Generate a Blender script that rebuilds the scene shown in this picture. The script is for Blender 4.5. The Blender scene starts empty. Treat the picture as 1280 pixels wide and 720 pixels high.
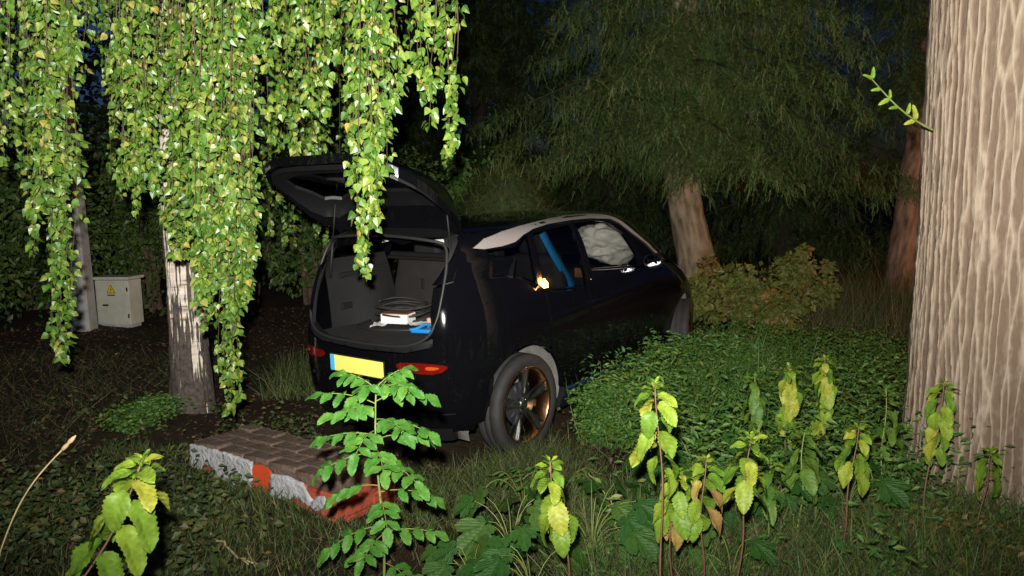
import bpy, bmesh, math, random
import numpy as np
from mathutils import Vector, Matrix, noise as mnoise
from mathutils.geometry import delaunay_2d_cdt

scene = bpy.context.scene
R_ = math.radians
# ------------------------------------------------------------------ camera, sky, light, exposure
CAM_H = 1.70
CAM_PITCH = 7.0
cam_d = bpy.data.cameras.new('camera'); cam_d.sensor_width = 36.0
cam_d.lens = 36.0 * 1000.0 / 1280.0
cam_d.clip_start = 0.05; cam_d.clip_end = 500.0
cam = bpy.data.objects.new('camera', cam_d); scene.collection.objects.link(cam)
cam.location = (0, 0, CAM_H); cam.rotation_euler = (R_(90 - CAM_PITCH), 0, 0)
scene.camera = cam

world = bpy.data.worlds.new('World'); scene.world = world; world.use_nodes = True
wn = world.node_tree.nodes; wl = world.node_tree.links; wn.clear()
w_out = wn.new('ShaderNodeOutputWorld'); w_bg = wn.new('ShaderNodeBackground'); w_sky = wn.new('ShaderNodeTexSky')
w_sky.sky_type = 'NISHITA'; w_sky.sun_disc = False
SUN_EL, SUN_ROT = R_(-.8), R_(-50.0)
w_sky.ozone_density = 5.0; w_sky.dust_density = .3
w_sky.sun_elevation = SUN_EL; w_sky.sun_rotation = SUN_ROT
w_bg.inputs['Strength'].default_value = 0.13
wl.new(w_sky.outputs[0], w_bg.inputs[0]); wl.new(w_bg.outputs[0], w_out.inputs[0])

# last glow of dusk (the sun itself has set)
sun_d = bpy.data.lights.new('dusk_sun', 'SUN'); sun_d.energy = 0.004; sun_d.angle = R_(30); sun_d.color = (.6, .75, 1)
sun = bpy.data.objects.new('dusk_sun', sun_d); scene.collection.objects.link(sun)
sun.rotation_euler = (R_(89), 0, R_(180 + 50))

# the photographer's flash gun, a hand's breadth above the lens, tilted a little upward
fl_d = bpy.data.lights.new('camera_flash', 'SPOT'); fl_d.energy = 3000; fl_d.color = (1.0, .97, .90)
fl_d.shadow_soft_size = .035; fl_d.spot_size = R_(105); fl_d.spot_blend = 1.0
fl = bpy.data.objects.new('camera_flash', fl_d); scene.collection.objects.link(fl)
fl.location = (-.06, -.05, CAM_H + .20); fl.rotation_euler = (R_(90 + 13), 0, R_(0)); fl.scale = (1.45, 1, 1)

# sodium street lamp standing off to the right, behind the big trunk; its glow is seen in the car's flank
sl_d = bpy.data.lights.new('street_lamp_light', 'POINT'); sl_d.energy = 600; sl_d.color = (1.0, .42, .10)
sl_d.shadow_soft_size = .22
sl = bpy.data.objects.new('street_lamp_light', sl_d); scene.collection.objects.link(sl)
sl.location = (10.0, 8.5, 3.9)

vs = scene.view_settings
vs.view_transform = 'Standard'; vs.look = 'None'; vs.gamma = 1.0; vs.use_curve_mapping = False; vs.exposure = 0.0
scene.render.engine = 'CYCLES'
scene.cycles.max_bounces = 6; scene.cycles.transparent_max_bounces = 12
scene.cycles.use_adaptive_sampling = True; scene.cycles.adaptive_threshold = .02
try:
    scene.cycles.use_denoising = True
except Exception:
    pass

# ------------------------------------------------------------------ helpers
rng = np.random.default_rng(7); random.seed(7)
COL = scene.collection
def link(o, parent=None):
    COL.objects.link(o)
    if parent is not None: o.parent = parent
    return o
def tag(o, label=None, cat=None, group=None, kind=None):
    if label: o['label'] = label
    if cat: o['category'] = cat
    if group: o['group'] = group
    if kind: o['kind'] = kind
    return o
def empty(name, loc=(0, 0, 0)):
    o = bpy.data.objects.new(name, None); o.empty_display_size = .1; o.location = loc
    return link(o)
def npmesh(name, V, F, mat=None, smooth=True, attrs=None):
    """V (n,3) array, F (m,k) array of one face size, or list of such arrays"""
    me = bpy.data.meshes.new(name)
    Fs = F if isinstance(F, list) else [F]
    Fs = [np.asarray(f, dtype=np.int32) for f in Fs if len(f)]
    V = np.asarray(V, dtype=np.float32)
    me.vertices.add(len(V)); me.vertices.foreach_set('co', V.ravel())
    nl = sum(f.size for f in Fs); npoly = sum(len(f) for f in Fs)
    me.loops.add(nl); me.loops.foreach_set('vertex_index', np.concatenate([f.ravel() for f in Fs]))
    me.polygons.add(npoly)
    tot = np.concatenate([np.full(len(f), f.shape[1], np.int32) for f in Fs])
    st = np.concatenate([[0], np.cumsum(tot)[:-1]]).astype(np.int32)
    me.polygons.foreach_set('loop_start', st); me.polygons.foreach_set('loop_total', tot)
    me.polygons.foreach_set('use_smooth', np.full(npoly, smooth))
    if attrs:
        for k, a in attrs.items():
            at = me.attributes.new(k, 'FLOAT', 'POINT'); at.data.foreach_set('value', np.asarray(a, dtype=np.float32))
    if mat: me.materials.append(mat)
    me.update(calc_edges=True)
    return me
def obj(name, me, parent=None, loc=None):
    o = bpy.data.objects.new(name, me)
    if loc is not None: o.location = loc
    return link(o, parent)
class MB:
    """collects shapes into one mesh"""
    def __init__(s): s.v = []; s.f = {}; s.n = 0
    def add(s, V, F):
        V = np.asarray(V, float); s.v.append(V)
        for f in F: s.f.setdefault(len(f), []).append([i + s.n for i in f])
        s.n += len(V)
    def box(s, c, d, rot=None, bev=0.0):
        dx, dy, dz = [a / 2 for a in d]; b = min(bev, .45 * min(d))
        if b <= 0:
            V = np.array([(x, y, z) for x in (-dx, dx) for y in (-dy, dy) for z in (-dz, dz)])
            F = [(0, 1, 3, 2), (4, 6, 7, 5), (0, 4, 5, 1), (2, 3, 7, 6), (0, 2, 6, 4), (1, 5, 7, 3)]
        else:
            bm = bmesh.new(); bmesh.ops.create_cube(bm, size=1)
            for v in bm.verts: v.co = (v.co.x * d[0], v.co.y * d[1], v.co.z * d[2])
            bmesh.ops.bevel(bm, geom=list(bm.edges), offset=b, segments=2, affect='EDGES', profile=.6)
            bm.verts.index_update()
            V = np.array([v.co[:] for v in bm.verts]); F = [tuple(v.index for v in f.verts) for f in bm.faces]; bm.free()
        if rot is not None: V = V @ np.array(rot).T
        s.add(V + np.array(c), F)
    def tube(s, P, r, seg=8, cap=True):
        P = np.asarray(P, float); n = len(P)
        r = np.broadcast_to(np.asarray(r, float), (n,))
        T = np.gradient(P, axis=0); T /= np.linalg.norm(T, axis=1)[:, None] + 1e-9
        ref = np.array([0, 0, 1.0]) if abs(T[0][2]) < .9 else np.array([1.0, 0, 0])
        a = np.linspace(0, 2 * np.pi, seg, endpoint=False); V = []
        for i in range(n):
            u = np.cross(T[i], ref); u /= np.linalg.norm(u) + 1e-9; w = np.cross(u, T[i]); ref = w
            V.append(P[i] + r[i] * (np.cos(a)[:, None] * u + np.sin(a)[:, None] * w))
        V = np.concatenate(V); F = []
        for i in range(n - 1):
            for j in range(seg):
                k = (j + 1) % seg; F.append((i * seg + j, i * seg + k, (i + 1) * seg + k, (i + 1) * seg + j))
        if cap: F.append(tuple(range(seg))[::-1]); F.append(tuple((n - 1) * seg + j for j in range(seg)))
        s.add(V, F)
    def lathe(s, prof, axis='y', seg=32, c=(0, 0, 0)):
        """prof: (radius, height) pairs round an axis"""
        a = np.linspace(0, 2 * np.pi, seg, endpoint=False); V = []
        for r, h in prof:
            q = np.stack([r * np.cos(a), np.full(seg, h), r * np.sin(a)], 1)
            if axis == 'z': q = q[:, [0, 2, 1]]
            V.append(q)
        F = [(i * seg + j, i * seg + (j + 1) % seg, (i + 1) * seg + (j + 1) % seg, (i + 1) * seg + j) for i in range(len(prof) - 1) for j in range(seg)]
        s.add(np.concatenate(V) + np.array(c), F)
    def mesh(s, name, mat, smooth=False):
        return npmesh(name, np.concatenate(s.v), [np.array(f) for f in s.f.values()], mat, smooth)
    def build(s, name, mat, parent=None, smooth=False, loc=None):
        return obj(name, s.mesh(name, mat, smooth), parent, loc)
def rot_from(dirs, ups):
    """(n,3,3) matrices: columns x, y(dir), z(up-ish)"""
    y = dirs / (np.linalg.norm(dirs, axis=1)[:, None] + 1e-9)
    x = np.cross(y, ups); x /= np.linalg.norm(x, axis=1)[:, None] + 1e-9
    z = np.cross(x, y)
    return np.stack([x, y, z], 2)
def scatter(name, tmpl, pos, rot, scl, mat, rnd=None, smooth=False, parent=None, kind=None):
    """one mesh of many copies of a template (V, F)"""
    V, F = tmpl; V = np.asarray(V, float); F = np.asarray(F); n = len(pos)
    scl = np.asarray(scl, float)
    S = scl[:, None, None] if scl.ndim == 1 else scl[:, None, :]
    W = np.einsum('nij,nkj->nki', rot, V[None] * S) + pos[:, None, :]
    FF = (F[None] + (np.arange(n) * len(V))[:, None, None]).reshape(-1, F.shape[1])
    rnd = rng.random(n) if rnd is None else rnd
    me = npmesh(name, W.reshape(-1, 3), FF, mat, smooth, {'rnd': np.repeat(rnd, len(V))})
    o = obj(name, me, parent)
    if kind: o['kind'] = kind
    return o
def rdir(n):
    v = rng.normal(size=(n, 3)); return v / np.linalg.norm(v, axis=1)[:, None]
def fbm(x, y, z=0., o=3):
    return mnoise.fractal(Vector((x, y, z)), 1.0, 2.0, o)
def pix(u, v, depth):
    """world point seen at photo pixel (u, v) at a given forward distance"""
    c, s = math.cos(R_(CAM_PITCH)), math.sin(R_(CAM_PITCH))
    dx, dy, dz = (u - 640) / 1000., 1., -(v - 360) / 1000.
    w = np.array([dx, dy * c + dz * s, -dy * s + dz * c]); w = w * depth / w[1]
    return w + np.array([0, 0, CAM_H])

# ------------------------------------------------------------------ materials
def nodes(name):
    m = bpy.data.materials.new(name); m.use_nodes = True
    nt = m.node_tree; nt.nodes.clear()
    out = nt.nodes.new('ShaderNodeOutputMaterial')
    return m, nt, out
def N(nt, t, **kw):
    n = nt.nodes.new(t)
    for k, v in kw.items():
        if k.startswith('i_'):
            key = k[2:].replace('_', ' ')
            n.inputs[int(key) if key.isdigit() else key].default_value = v
        else: setattr(n, k, v)
    return n
def ramp(nt, stops, fac=None, interp='LINEAR'):
    r = nt.nodes.new('ShaderNodeValToRGB'); r.color_ramp.interpolation = interp
    el = r.color_ramp.elements
    while len(el) < len(stops): el.new(.5)
    for e, (p, c) in zip(el, stops): e.position = p; e.color = (*c, 1) if len(c) == 3 else c
    if fac is not None: nt.links.new(fac, r.inputs[0])
    return r
def simple(name, col, rough=.6, metal=0., spec=.5, coat=0., noise=0., nscale=8., bump=0., bscale=60., trans=0., ior=1.45):
    m, nt, out = nodes(name); p = N(nt, 'ShaderNodeBsdfPrincipled')
    p.inputs['Base Color'].default_value = (*col, 1); p.inputs['Roughness'].default_value = rough
    p.inputs['Metallic'].default_value = metal; p.inputs['Specular IOR Level'].default_value = spec
    p.inputs['Coat Weight'].default_value = coat; p.inputs['Coat Roughness'].default_value = .03
    p.inputs['Transmission Weight'].default_value = trans; p.inputs['IOR'].default_value = ior
    tc = N(nt, 'ShaderNodeTexCoord')
    if noise:
        t = N(nt, 'ShaderNodeTexNoise', i_Scale=nscale, i_Detail=6.0, i_Roughness=.6); nt.links.new(tc.outputs['Object'], t.inputs['Vector'])
        r = ramp(nt, [(.3, tuple(c * (1 - noise) for c in col)), (.7, tuple(min(1, c * (1 + noise)) for c in col))], t.outputs['Fac'])
        nt.links.new(r.outputs[0], p.inputs['Base Color'])
    if bump:
        t = N(nt, 'ShaderNodeTexNoise', i_Scale=bscale, i_Detail=5.0); nt.links.new(tc.outputs['Object'], t.inputs['Vector'])
        b = N(nt, 'ShaderNodeBump', i_Strength=bump, i_Distance=.02); nt.links.new(t.outputs['Fac'], b.inputs['Height']); nt.links.new(b.outputs[0], p.inputs['Normal'])
    nt.links.new(p.outputs[0], out.inputs[0]); return m
def leafmat(name, stops, rough=.42, trans=.28, spec=.5, veins=0., vfreq=260.):
    m, nt, out = nodes(name); L = nt.links
    at = N(nt, 'ShaderNodeAttribute', attribute_name='rnd'); oi = N(nt, 'ShaderNodeObjectInfo')
    ad = N(nt, 'ShaderNodeMath', operation='ADD'); L.new(at.outputs['Fac'], ad.inputs[0]); L.new(oi.outputs['Random'], ad.inputs[1])
    fr = N(nt, 'ShaderNodeMath', operation='FRACT'); L.new(ad.outputs[0], fr.inputs[0])
    r = ramp(nt, stops, fr.outputs[0])
    tc = N(nt, 'ShaderNodeTexCoord')
    nz = N(nt, 'ShaderNodeTexNoise', i_Scale=45.0, i_Detail=3.0); L.new(tc.outputs['Object'], nz.inputs['Vector'])
    hs = N(nt, 'ShaderNodeHueSaturation'); mr = N(nt, 'ShaderNodeMapRange', i_1=.3, i_2=.7, i_3=.72, i_4=1.28)
    L.new(nz.outputs['Fac'], mr.inputs[0]); L.new(mr.outputs[0], hs.inputs['Value']); L.new(r.outputs[0], hs.inputs['Color'])
    p = N(nt, 'ShaderNodeBsdfPrincipled', i_Roughness=rough); p.inputs['Specular IOR Level'].default_value = spec
    L.new(hs.outputs[0], p.inputs['Base Color'])
    if veins:
        sp = N(nt, 'ShaderNodeSeparateXYZ'); L.new(tc.outputs['Object'], sp.inputs[0])
        ab = N(nt, 'ShaderNodeMath', operation='ABSOLUTE'); L.new(sp.outputs[0], ab.inputs[0])
        mm = N(nt, 'ShaderNodeMath', operation='MULTIPLY_ADD'); L.new(ab.outputs[0], mm.inputs[0]); mm.inputs[1].default_value = -.9; L.new(sp.outputs[1], mm.inputs[2])
        fq = N(nt, 'ShaderNodeMath', operation='MULTIPLY'); L.new(mm.outputs[0], fq.inputs[0]); fq.inputs[1].default_value = vfreq
        sn = N(nt, 'ShaderNodeMath', operation='SINE'); L.new(fq.outputs[0], sn.inputs[0])
        pw = N(nt, 'ShaderNodeMath', operation='ABSOLUTE'); L.new(sn.outputs[0], pw.inputs[0])
        b = N(nt, 'ShaderNodeBump', i_Strength=veins, i_Distance=.004); L.new(pw.outputs[0], b.inputs['Height']); L.new(b.outputs[0], p.inputs['Normal'])
    t = N(nt, 'ShaderNodeBsdfTranslucent'); L.new(hs.outputs[0], t.inputs['Color'])
    mx = N(nt, 'ShaderNodeMixShader', i_0=trans); L.new(p.outputs[0], mx.inputs[1]); L.new(t.outputs[0], mx.inputs[2])
    L.new(mx.outputs[0], out.inputs[0]); return m
def barkmat(name, low, high, rough=.9, spots=None, bump=.5):
    """colour follows the bark's own relief (attribute 'rnd' = ridge height)"""
    m, nt, out = nodes(name); L = nt.links
    at = N(nt, 'ShaderNodeAttribute', attribute_name='rnd'); tc = N(nt, 'ShaderNodeTexCoord')
    mp = N(nt, 'ShaderNodeMapping'); mp.inputs['Scale'].default_value = (14, 14, 3); L.new(tc.outputs['Object'], mp.inputs[0])
    nz = N(nt, 'ShaderNodeTexNoise', i_Scale=2.2, i_Detail=8.0, i_Roughness=.65); L.new(mp.outputs[0], nz.inputs['Vector'])
    ad = N(nt, 'ShaderNodeMath', operation='MULTIPLY_ADD'); L.new(nz.outputs['Fac'], ad.inputs[0]); ad.inputs[1].default_value = .45; L.new(at.outputs['Fac'], ad.inputs[2])
    r = ramp(nt, [(.38, low), (.95, high)], ad.outputs[0])
    p = N(nt, 'ShaderNodeBsdfPrincipled', i_Roughness=rough); p.inputs['Specular IOR Level'].default_value = .2
    L.new(r.outputs[0], p.inputs['Base Color'])
    if spots:
        n2 = N(nt, 'ShaderNodeTexNoise', i_Scale=1.1, i_Detail=5.0); L.new(tc.outputs['Object'], n2.inputs['Vector'])
        r2 = ramp(nt, [(.5, (0, 0, 0)), (.68, (1, 1, 1))], n2.outputs['Fac'])
        mx = N(nt, 'ShaderNodeMix', data_type='RGBA'); L.new(r2.outputs[0], mx.inputs['Factor']); L.new(r.outputs[0], mx.inputs['A']); mx.inputs['B'].default_value = (*spots, 1)
        L.new(mx.outputs['Result'], p.inputs['Base Color'])
    b = N(nt, 'ShaderNodeBump', i_Strength=bump, i_Distance=.02); L.new(nz.outputs['Fac'], b.inputs['Height']); L.new(b.outputs[0], p.inputs['Normal'])
    L.new(p.outputs[0], out.inputs[0]); return m

M = {}
M['birch_leaf'] = leafmat('birch_leaf', [(0, (.05, .13, .016)), (.3, (.09, .20, .022)), (.65, (.16, .27, .032)), (.86, (.25, .33, .05)), (.96, (.33, .36, .08)), (1, (.38, .30, .05))], rough=.42, trans=.3, spec=.75)
M['straw'] = leafmat('straw', [(0, (.14, .12, .05)), (1, (.30, .23, .11))], rough=.7)
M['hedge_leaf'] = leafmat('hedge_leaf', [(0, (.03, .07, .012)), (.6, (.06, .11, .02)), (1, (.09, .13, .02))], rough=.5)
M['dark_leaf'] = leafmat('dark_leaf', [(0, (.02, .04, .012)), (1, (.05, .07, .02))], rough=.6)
M['heap_grass'] = leafmat('heap_grass', [(0, (.05, .085, .015)), (.6, (.09, .13, .025)), (1, (.2, .18, .07))], rough=.6)
M['needle'] = leafmat('needle', [(0, (.05, .10, .026)), (.5, (.09, .15, .038)), (.85, (.15, .20, .06)), (1, (.22, .19, .08))], rough=.6, trans=.15, spec=.3)
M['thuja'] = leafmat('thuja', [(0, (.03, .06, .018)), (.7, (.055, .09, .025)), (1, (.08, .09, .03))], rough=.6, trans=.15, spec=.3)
M['nettle'] = leafmat('nettle', [(0, (.10, .20, .02)), (.45, (.16, .26, .025)), (.8, (.23, .30, .03)), (1, (.31, .32, .04))], rough=.5, veins=.22, vfreq=200., spec=.3)
M['nettle_old'] = leafmat('nettle_old', [(0, (.34, .27, .05)), (.6, (.30, .19, .06)), (1, (.20, .11, .05))], rough=.6, veins=.22, vfreq=200., spec=.3)
M['nettle_green'] = leafmat('nettle_green', [(0, (.06, .14, .02)), (.6, (.10, .18, .025)), (1, (.15, .21, .03))], rough=.5, veins=.22, vfreq=200., spec=.3)
M['sapling'] = leafmat('sapling', [(0, (.055, .18, .025)), (.6, (.075, .22, .03)), (1, (.10, .25, .035))], rough=.45, veins=.35, vfreq=420., spec=.4)
M['weed'] = leafmat('weed', [(0, (.02, .075, .012)), (.6, (.035, .10, .016)), (1, (.06, .12, .02))], rough=.55, veins=.35, vfreq=200., spec=.3)
M['cover'] = leafmat('cover', [(0, (.035, .11, .016)), (.5, (.065, .155, .024)), (.9, (.11, .19, .03)), (1, (.17, .20, .04))], rough=.55)
M['low_weed'] = leafmat('low_weed', [(0, (.025, .05, .014)), (.5, (.05, .08, .018)), (.85, (.08, .10, .022)), (1, (.12, .08, .025))], rough=.6)
M['grass'] = leafmat('grass', [(0, (.03, .06, .012)), (.5, (.055, .09, .018)), (.85, (.09, .11, .03)), (1, (.20, .16, .07))], rough=.6)
M['dry_grass'] = leafmat('dry_grass', [(0, (.035, .065, .014)), (.5, (.07, .085, .025)), (.85, (.13, .11, .045)), (1, (.24, .18, .08))], rough=.7)
M['litter'] = leafmat('litter', [(0, (.05, .028, .016)), (.6, (.10, .05, .025)), (.9, (.15, .08, .04)), (1, (.25, .18, .06))], rough=.8, trans=.05)
M['bush_leaf'] = leafmat('bush_leaf', [(0, (.08, .11, .02)), (.5, (.14, .15, .025)), (.8, (.20, .15, .03)), (1, (.27, .13, .035))], rough=.55)
M['stem'] = simple('stem', (.16, .20, .05), .6, noise=.3)
M['red_stem'] = simple('red_stem', (.14, .07, .04), .6, noise=.3)
M['twig'] = simple('twig', (.10, .065, .04), .8, noise=.4, nscale=20)
M['dry_stalk'] = simple('dry_stalk', (.38, .27, .14), .7, noise=.3, nscale=20)
M['big_bark'] = barkmat('big_bark', (.15, .104, .071), (.335, .268, .20), bump=.9)
M['spruce_bark'] = barkmat('spruce_bark', (.12, .085, .055), (.34, .26, .17))
M['red_bark'] = barkmat('red_bark', (.09, .05, .032), (.30, .17, .11))
M['dark_bark'] = barkmat('dark_bark', (.05, .028, .018), (.16, .09, .055))
M['conc'] = simple('conc', (.34, .34, .33), .9, noise=.25, nscale=6, bump=.3)
def ground_mat():
    m, nt, out = nodes('soil'); L = nt.links; tc = N(nt, 'ShaderNodeTexCoord')
    n1 = N(nt, 'ShaderNodeTexNoise', i_Scale=.8, i_Detail=6.0); L.new(tc.outputs['Object'], n1.inputs['Vector'])
    n2 = N(nt, 'ShaderNodeTexNoise', i_Scale=22.0, i_Detail=8.0, i_Roughness=.7); L.new(tc.outputs['Object'], n2.inputs['Vector'])
    r1 = ramp(nt, [(.35, (.020, .012, .008)), (.7, (.060, .032, .018))], n2.outputs['Fac'])
    r2 = ramp(nt, [(.4, (.022, .020, .010)), (.7, (.045, .040, .016))], n2.outputs['Fac'])
    mf = ramp(nt, [(.42, (0, 0, 0)), (.58, (1, 1, 1))], n1.outputs['Fac'])
    mx = N(nt, 'ShaderNodeMix', data_type='RGBA'); L.new(mf.outputs[0], mx.inputs['Factor']); L.new(r1.outputs[0], mx.inputs['A']); L.new(r2.outputs[0], mx.inputs['B'])
    p = N(nt, 'ShaderNodeBsdfPrincipled', i_Roughness=.95); p.inputs['Specular IOR Level'].default_value = .15
    L.new(mx.outputs['Result'], p.inputs['Base Color'])
    b = N(nt, 'ShaderNodeBump', i_Strength=.9, i_Distance=.03); L.new(n2.outputs['Fac'], b.inputs['Height']); L.new(b.outputs[0], p.inputs['Normal'])
    L.new(p.outputs[0], out.inputs[0]); return m
M['soil'] = ground_mat()
def birch_mat():
    m, nt, out = nodes('birch_bark'); L = nt.links; tc = N(nt, 'ShaderNodeTexCoord')
    at = N(nt, 'ShaderNodeAttribute', attribute_name='rnd')     # 1 = white papery bark, 0 = dark furrowed cork
    mp = N(nt, 'ShaderNodeMapping'); mp.inputs['Scale'].default_value = (3, 3, 26); L.new(tc.outputs['Object'], mp.inputs[0])
    n1 = N(nt, 'ShaderNodeTexNoise', i_Scale=1.6, i_Detail=6.0); L.new(mp.outputs[0], n1.inputs['Vector'])
    n2 = N(nt, 'ShaderNodeTexNoise', i_Scale=30.0, i_Detail=8.0, i_Roughness=.7); L.new(tc.outputs['Object'], n2.inputs['Vector'])
    white = ramp(nt, [(.30, (.20, .13, .09)), (.42, (.55, .47, .38)), (.7, (.74, .68, .58))], n1.outputs['Fac'])
    dark = ramp(nt, [(.3, (.025, .02, .016)), (.7, (.12, .10, .085))], n2.outputs['Fac'])
    ad = N(nt, 'ShaderNodeMath', operation='MULTIPLY_ADD'); L.new(n2.outputs['Fac'], ad.inputs[0]); ad.inputs[1].default_value = .35; L.new(at.outputs['Fac'], ad.inputs[2])
    f = ramp(nt, [(.62, (0, 0, 0)), (.72, (1, 1, 1))], ad.outputs[0])
    mx = N(nt, 'ShaderNodeMix', data_type='RGBA'); L.new(f.outputs[0], mx.inputs['Factor']); L.new(dark.outputs[0], mx.inputs['A']); L.new(white.outputs[0], mx.inputs['B'])
    p = N(nt, 'ShaderNodeBsdfPrincipled', i_Roughness=.8); p.inputs['Specular IOR Level'].default_value = .25
    L.new(mx.outputs['Result'], p.inputs['Base Color'])
    b = N(nt, 'ShaderNodeBump', i_Strength=.6, i_Distance=.015); L.new(n2.outputs['Fac'], b.inputs['Height']); L.new(b.outputs[0], p.inputs['Normal'])
    L.new(p.outputs[0], out.inputs[0]); return m
M['birch_bark'] = birch_mat()
M['paint'] = simple('paint', (.003, .003, .004), .06, spec=.35, coat=.4)
M['mirror'] = simple('mirror', (.12, .12, .13), .03, metal=1.0)
M['rim_lamp_tint'] = simple('rim_lamp_tint', (.48, .26, .13), .25, metal=1.0)  # alloy tinted orange: the street lamp's reflection put into the rim colour
M['hatch_trim'] = simple('hatch_trim', (.004, .004, .005), .55, bump=.1, bscale=200)
M['bough'] = simple('bough', (.035, .026, .018), .9, noise=.3)
M['trim_black'] = simple('trim_black', (.010, .010, .011), .45, bump=.05, bscale=300)
M['rubber'] = simple('rubber', (.022, .021, .020), .75, noise=.3, nscale=14, bump=.1, bscale=90)
M['seal'] = simple('seal', (.02, .02, .02), .5)
M['liner'] = simple('liner', (.16, .15, .135), .95, noise=.35, nscale=9, bump=.2, bscale=120)
M['carpet'] = simple('carpet', (.013, .012, .011), .95, noise=.4, nscale=12, bump=.35, bscale=300)
M['trim_grey'] = simple('trim_grey', (.010, .010, .010), .6, noise=.15, bump=.1, bscale=200)
M['seat'] = simple('seat', (.014, .011, .010), .8, noise=.25, bump=.15, bscale=150)
M['stripe'] = simple('stripe', (.42, .38, .36), .38, metal=.35, coat=.5)
M['blue'] = simple('blue', (.015, .20, .50), .45)
M['accent'] = simple('accent', (.008, .05, .14), .5)
M['heap'] = simple('heap', (.03, .045, .012), .95, noise=.5, nscale=12)
M['pale_trim'] = simple('pale_trim', (.62, .58, .52), .6, noise=.08)
M['airbag'] = simple('airbag', (.85, .74, .68), .9, bump=.25, bscale=40)
M['wood'] = simple('wood', (.30, .14, .05), .35, noise=.4, nscale=10)
M['alloy'] = simple('alloy', (.55, .55, .56), .22, metal=1.0)
M['alloy_black'] = simple('alloy_black', (.02, .02, .022), .25, coat=.6)
M['plate_yellow'] = simple('plate_yellow', (.90, .86, .18), .4, noise=.03)
M['plate_blue'] = simple('plate_blue', (.10, .50, .80), .4)
M['red_lens'] = simple('red_lens', (.13, .004, .003), .12, coat=.8)
M['amber_lens'] = simple('amber_lens', (.40, .07, .01), .12, coat=.8)
M['white_paper'] = simple('white_paper', (.78, .76, .72), .8, noise=.06)
M['card_brown'] = simple('card_brown', (.20, .06, .03), .7, noise=.2)
M['brick_red'] = simple('brick_red', (.30, .055, .028), .85, noise=.3, nscale=9, bump=.4, bscale=50)
M['brick_top'] = simple('brick_top', (.10, .066, .048), .95, noise=.65, nscale=14, bump=.6, bscale=45)
M['mortar'] = simple('mortar', (.095, .066, .050), .95, noise=.3, nscale=18, bump=.5, bscale=50)
M['plaster'] = simple('plaster', (.33, .33, .34), .95, noise=.4, nscale=16, bump=.7, bscale=45)
M['cabinet'] = simple('cabinet', (.46, .46, .38), .55, noise=.12, nscale=5)
M['sign_yellow'] = simple('sign_yellow', (.62, .46, .04), .5)
M['sign_black'] = simple('sign_black', (.03, .025, .01), .6)
def glass(name, tint, rough=.0):
    m, nt, out = nodes(name); L = nt.links
    t = N(nt, 'ShaderNodeBsdfTransparent'); t.inputs[0].default_value = (*tint, 1)
    g = N(nt, 'ShaderNodeBsdfGlossy', i_Roughness=.02); lw = N(nt, 'ShaderNodeLayerWeight', i_Blend=.5); pw = N(nt, 'ShaderNodeMath', operation='POWER'); L.new(lw.outputs['Facing'], pw.inputs[0]); pw.inputs[1].default_value = 4.0
    fr = N(nt, 'ShaderNodeMath', operation='MULTIPLY_ADD'); L.new(pw.outputs[0], fr.inputs[0]); fr.inputs[1].default_value = .8; fr.inputs[2].default_value = .035
    mx = N(nt, 'ShaderNodeMixShader'); L.new(fr.outputs[0], mx.inputs[0]); L.new(t.outputs[0], mx.inputs[1]); L.new(g.outputs[0], mx.inputs[2])
    L.new(mx.outputs[0], out.inputs[0]); return m
M['glass'] = glass('window_glass', (.72, .74, .73)); M['dark_glass'] = glass('dark_glass', (.35, .35, .37))

# leaf templates (V, F): lying along +Y, face up +Z
def leaf_simple(w=.36, fold=.10, droop=.12):
    V = [(0, 0, 0), (-w, .38, fold), (0, .45, -.02), (w, .38, fold), (0, 1, -droop), (-w * .55, .72, fold * .4), (w * .55, .72, fold * .4)]
    F = [(0, 2, 1), (0, 3, 2), (1, 2, 5), (2, 3, 6), (5, 2, 4), (2, 6, 4)]
    return np.array(V, float), np.array(F)
def leaf_birch():
    V = [(0, -.28, .04), (0, 0, 0), (-.33, .10, .07), (-.43, .32, .10), (0, .36, -.03), (.43, .32, .10), (.33, .10, .07), (-.29, .60, .03), (.29, .60, .03), (0, 1.0, -.16), (.015, -.28, .04)]
    F = [(1, 4, 2), (2, 4, 3), (1, 6, 4), (6, 5, 4), (3, 4, 7), (4, 5, 8), (7, 4, 9), (4, 8, 9), (0, 10, 1)]
    return np.array(V, float), np.array(F)
T_LEAF, T_BIRCH = leaf_simple(), leaf_birch()
T_SMALL = (np.array([(0, 0, 0), (-.34, .45, .09), (0, .5, -.03), (.34, .45, .09), (0, 1, -.1)]), np.array([(0, 2, 1), (0, 3, 2), (1, 2, 4), (2, 3, 4)]))
T_NARROW = leaf_simple(.2, .05, .1)
T_BLADE = (np.array([(-.5, 0, 0), (.5, 0, 0), (-.36, .5, .0), (.36, .5, .0), (0, 1, 0)]), np.array([(0, 1, 2), (1, 3, 2), (2, 3, 4)]))
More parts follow.
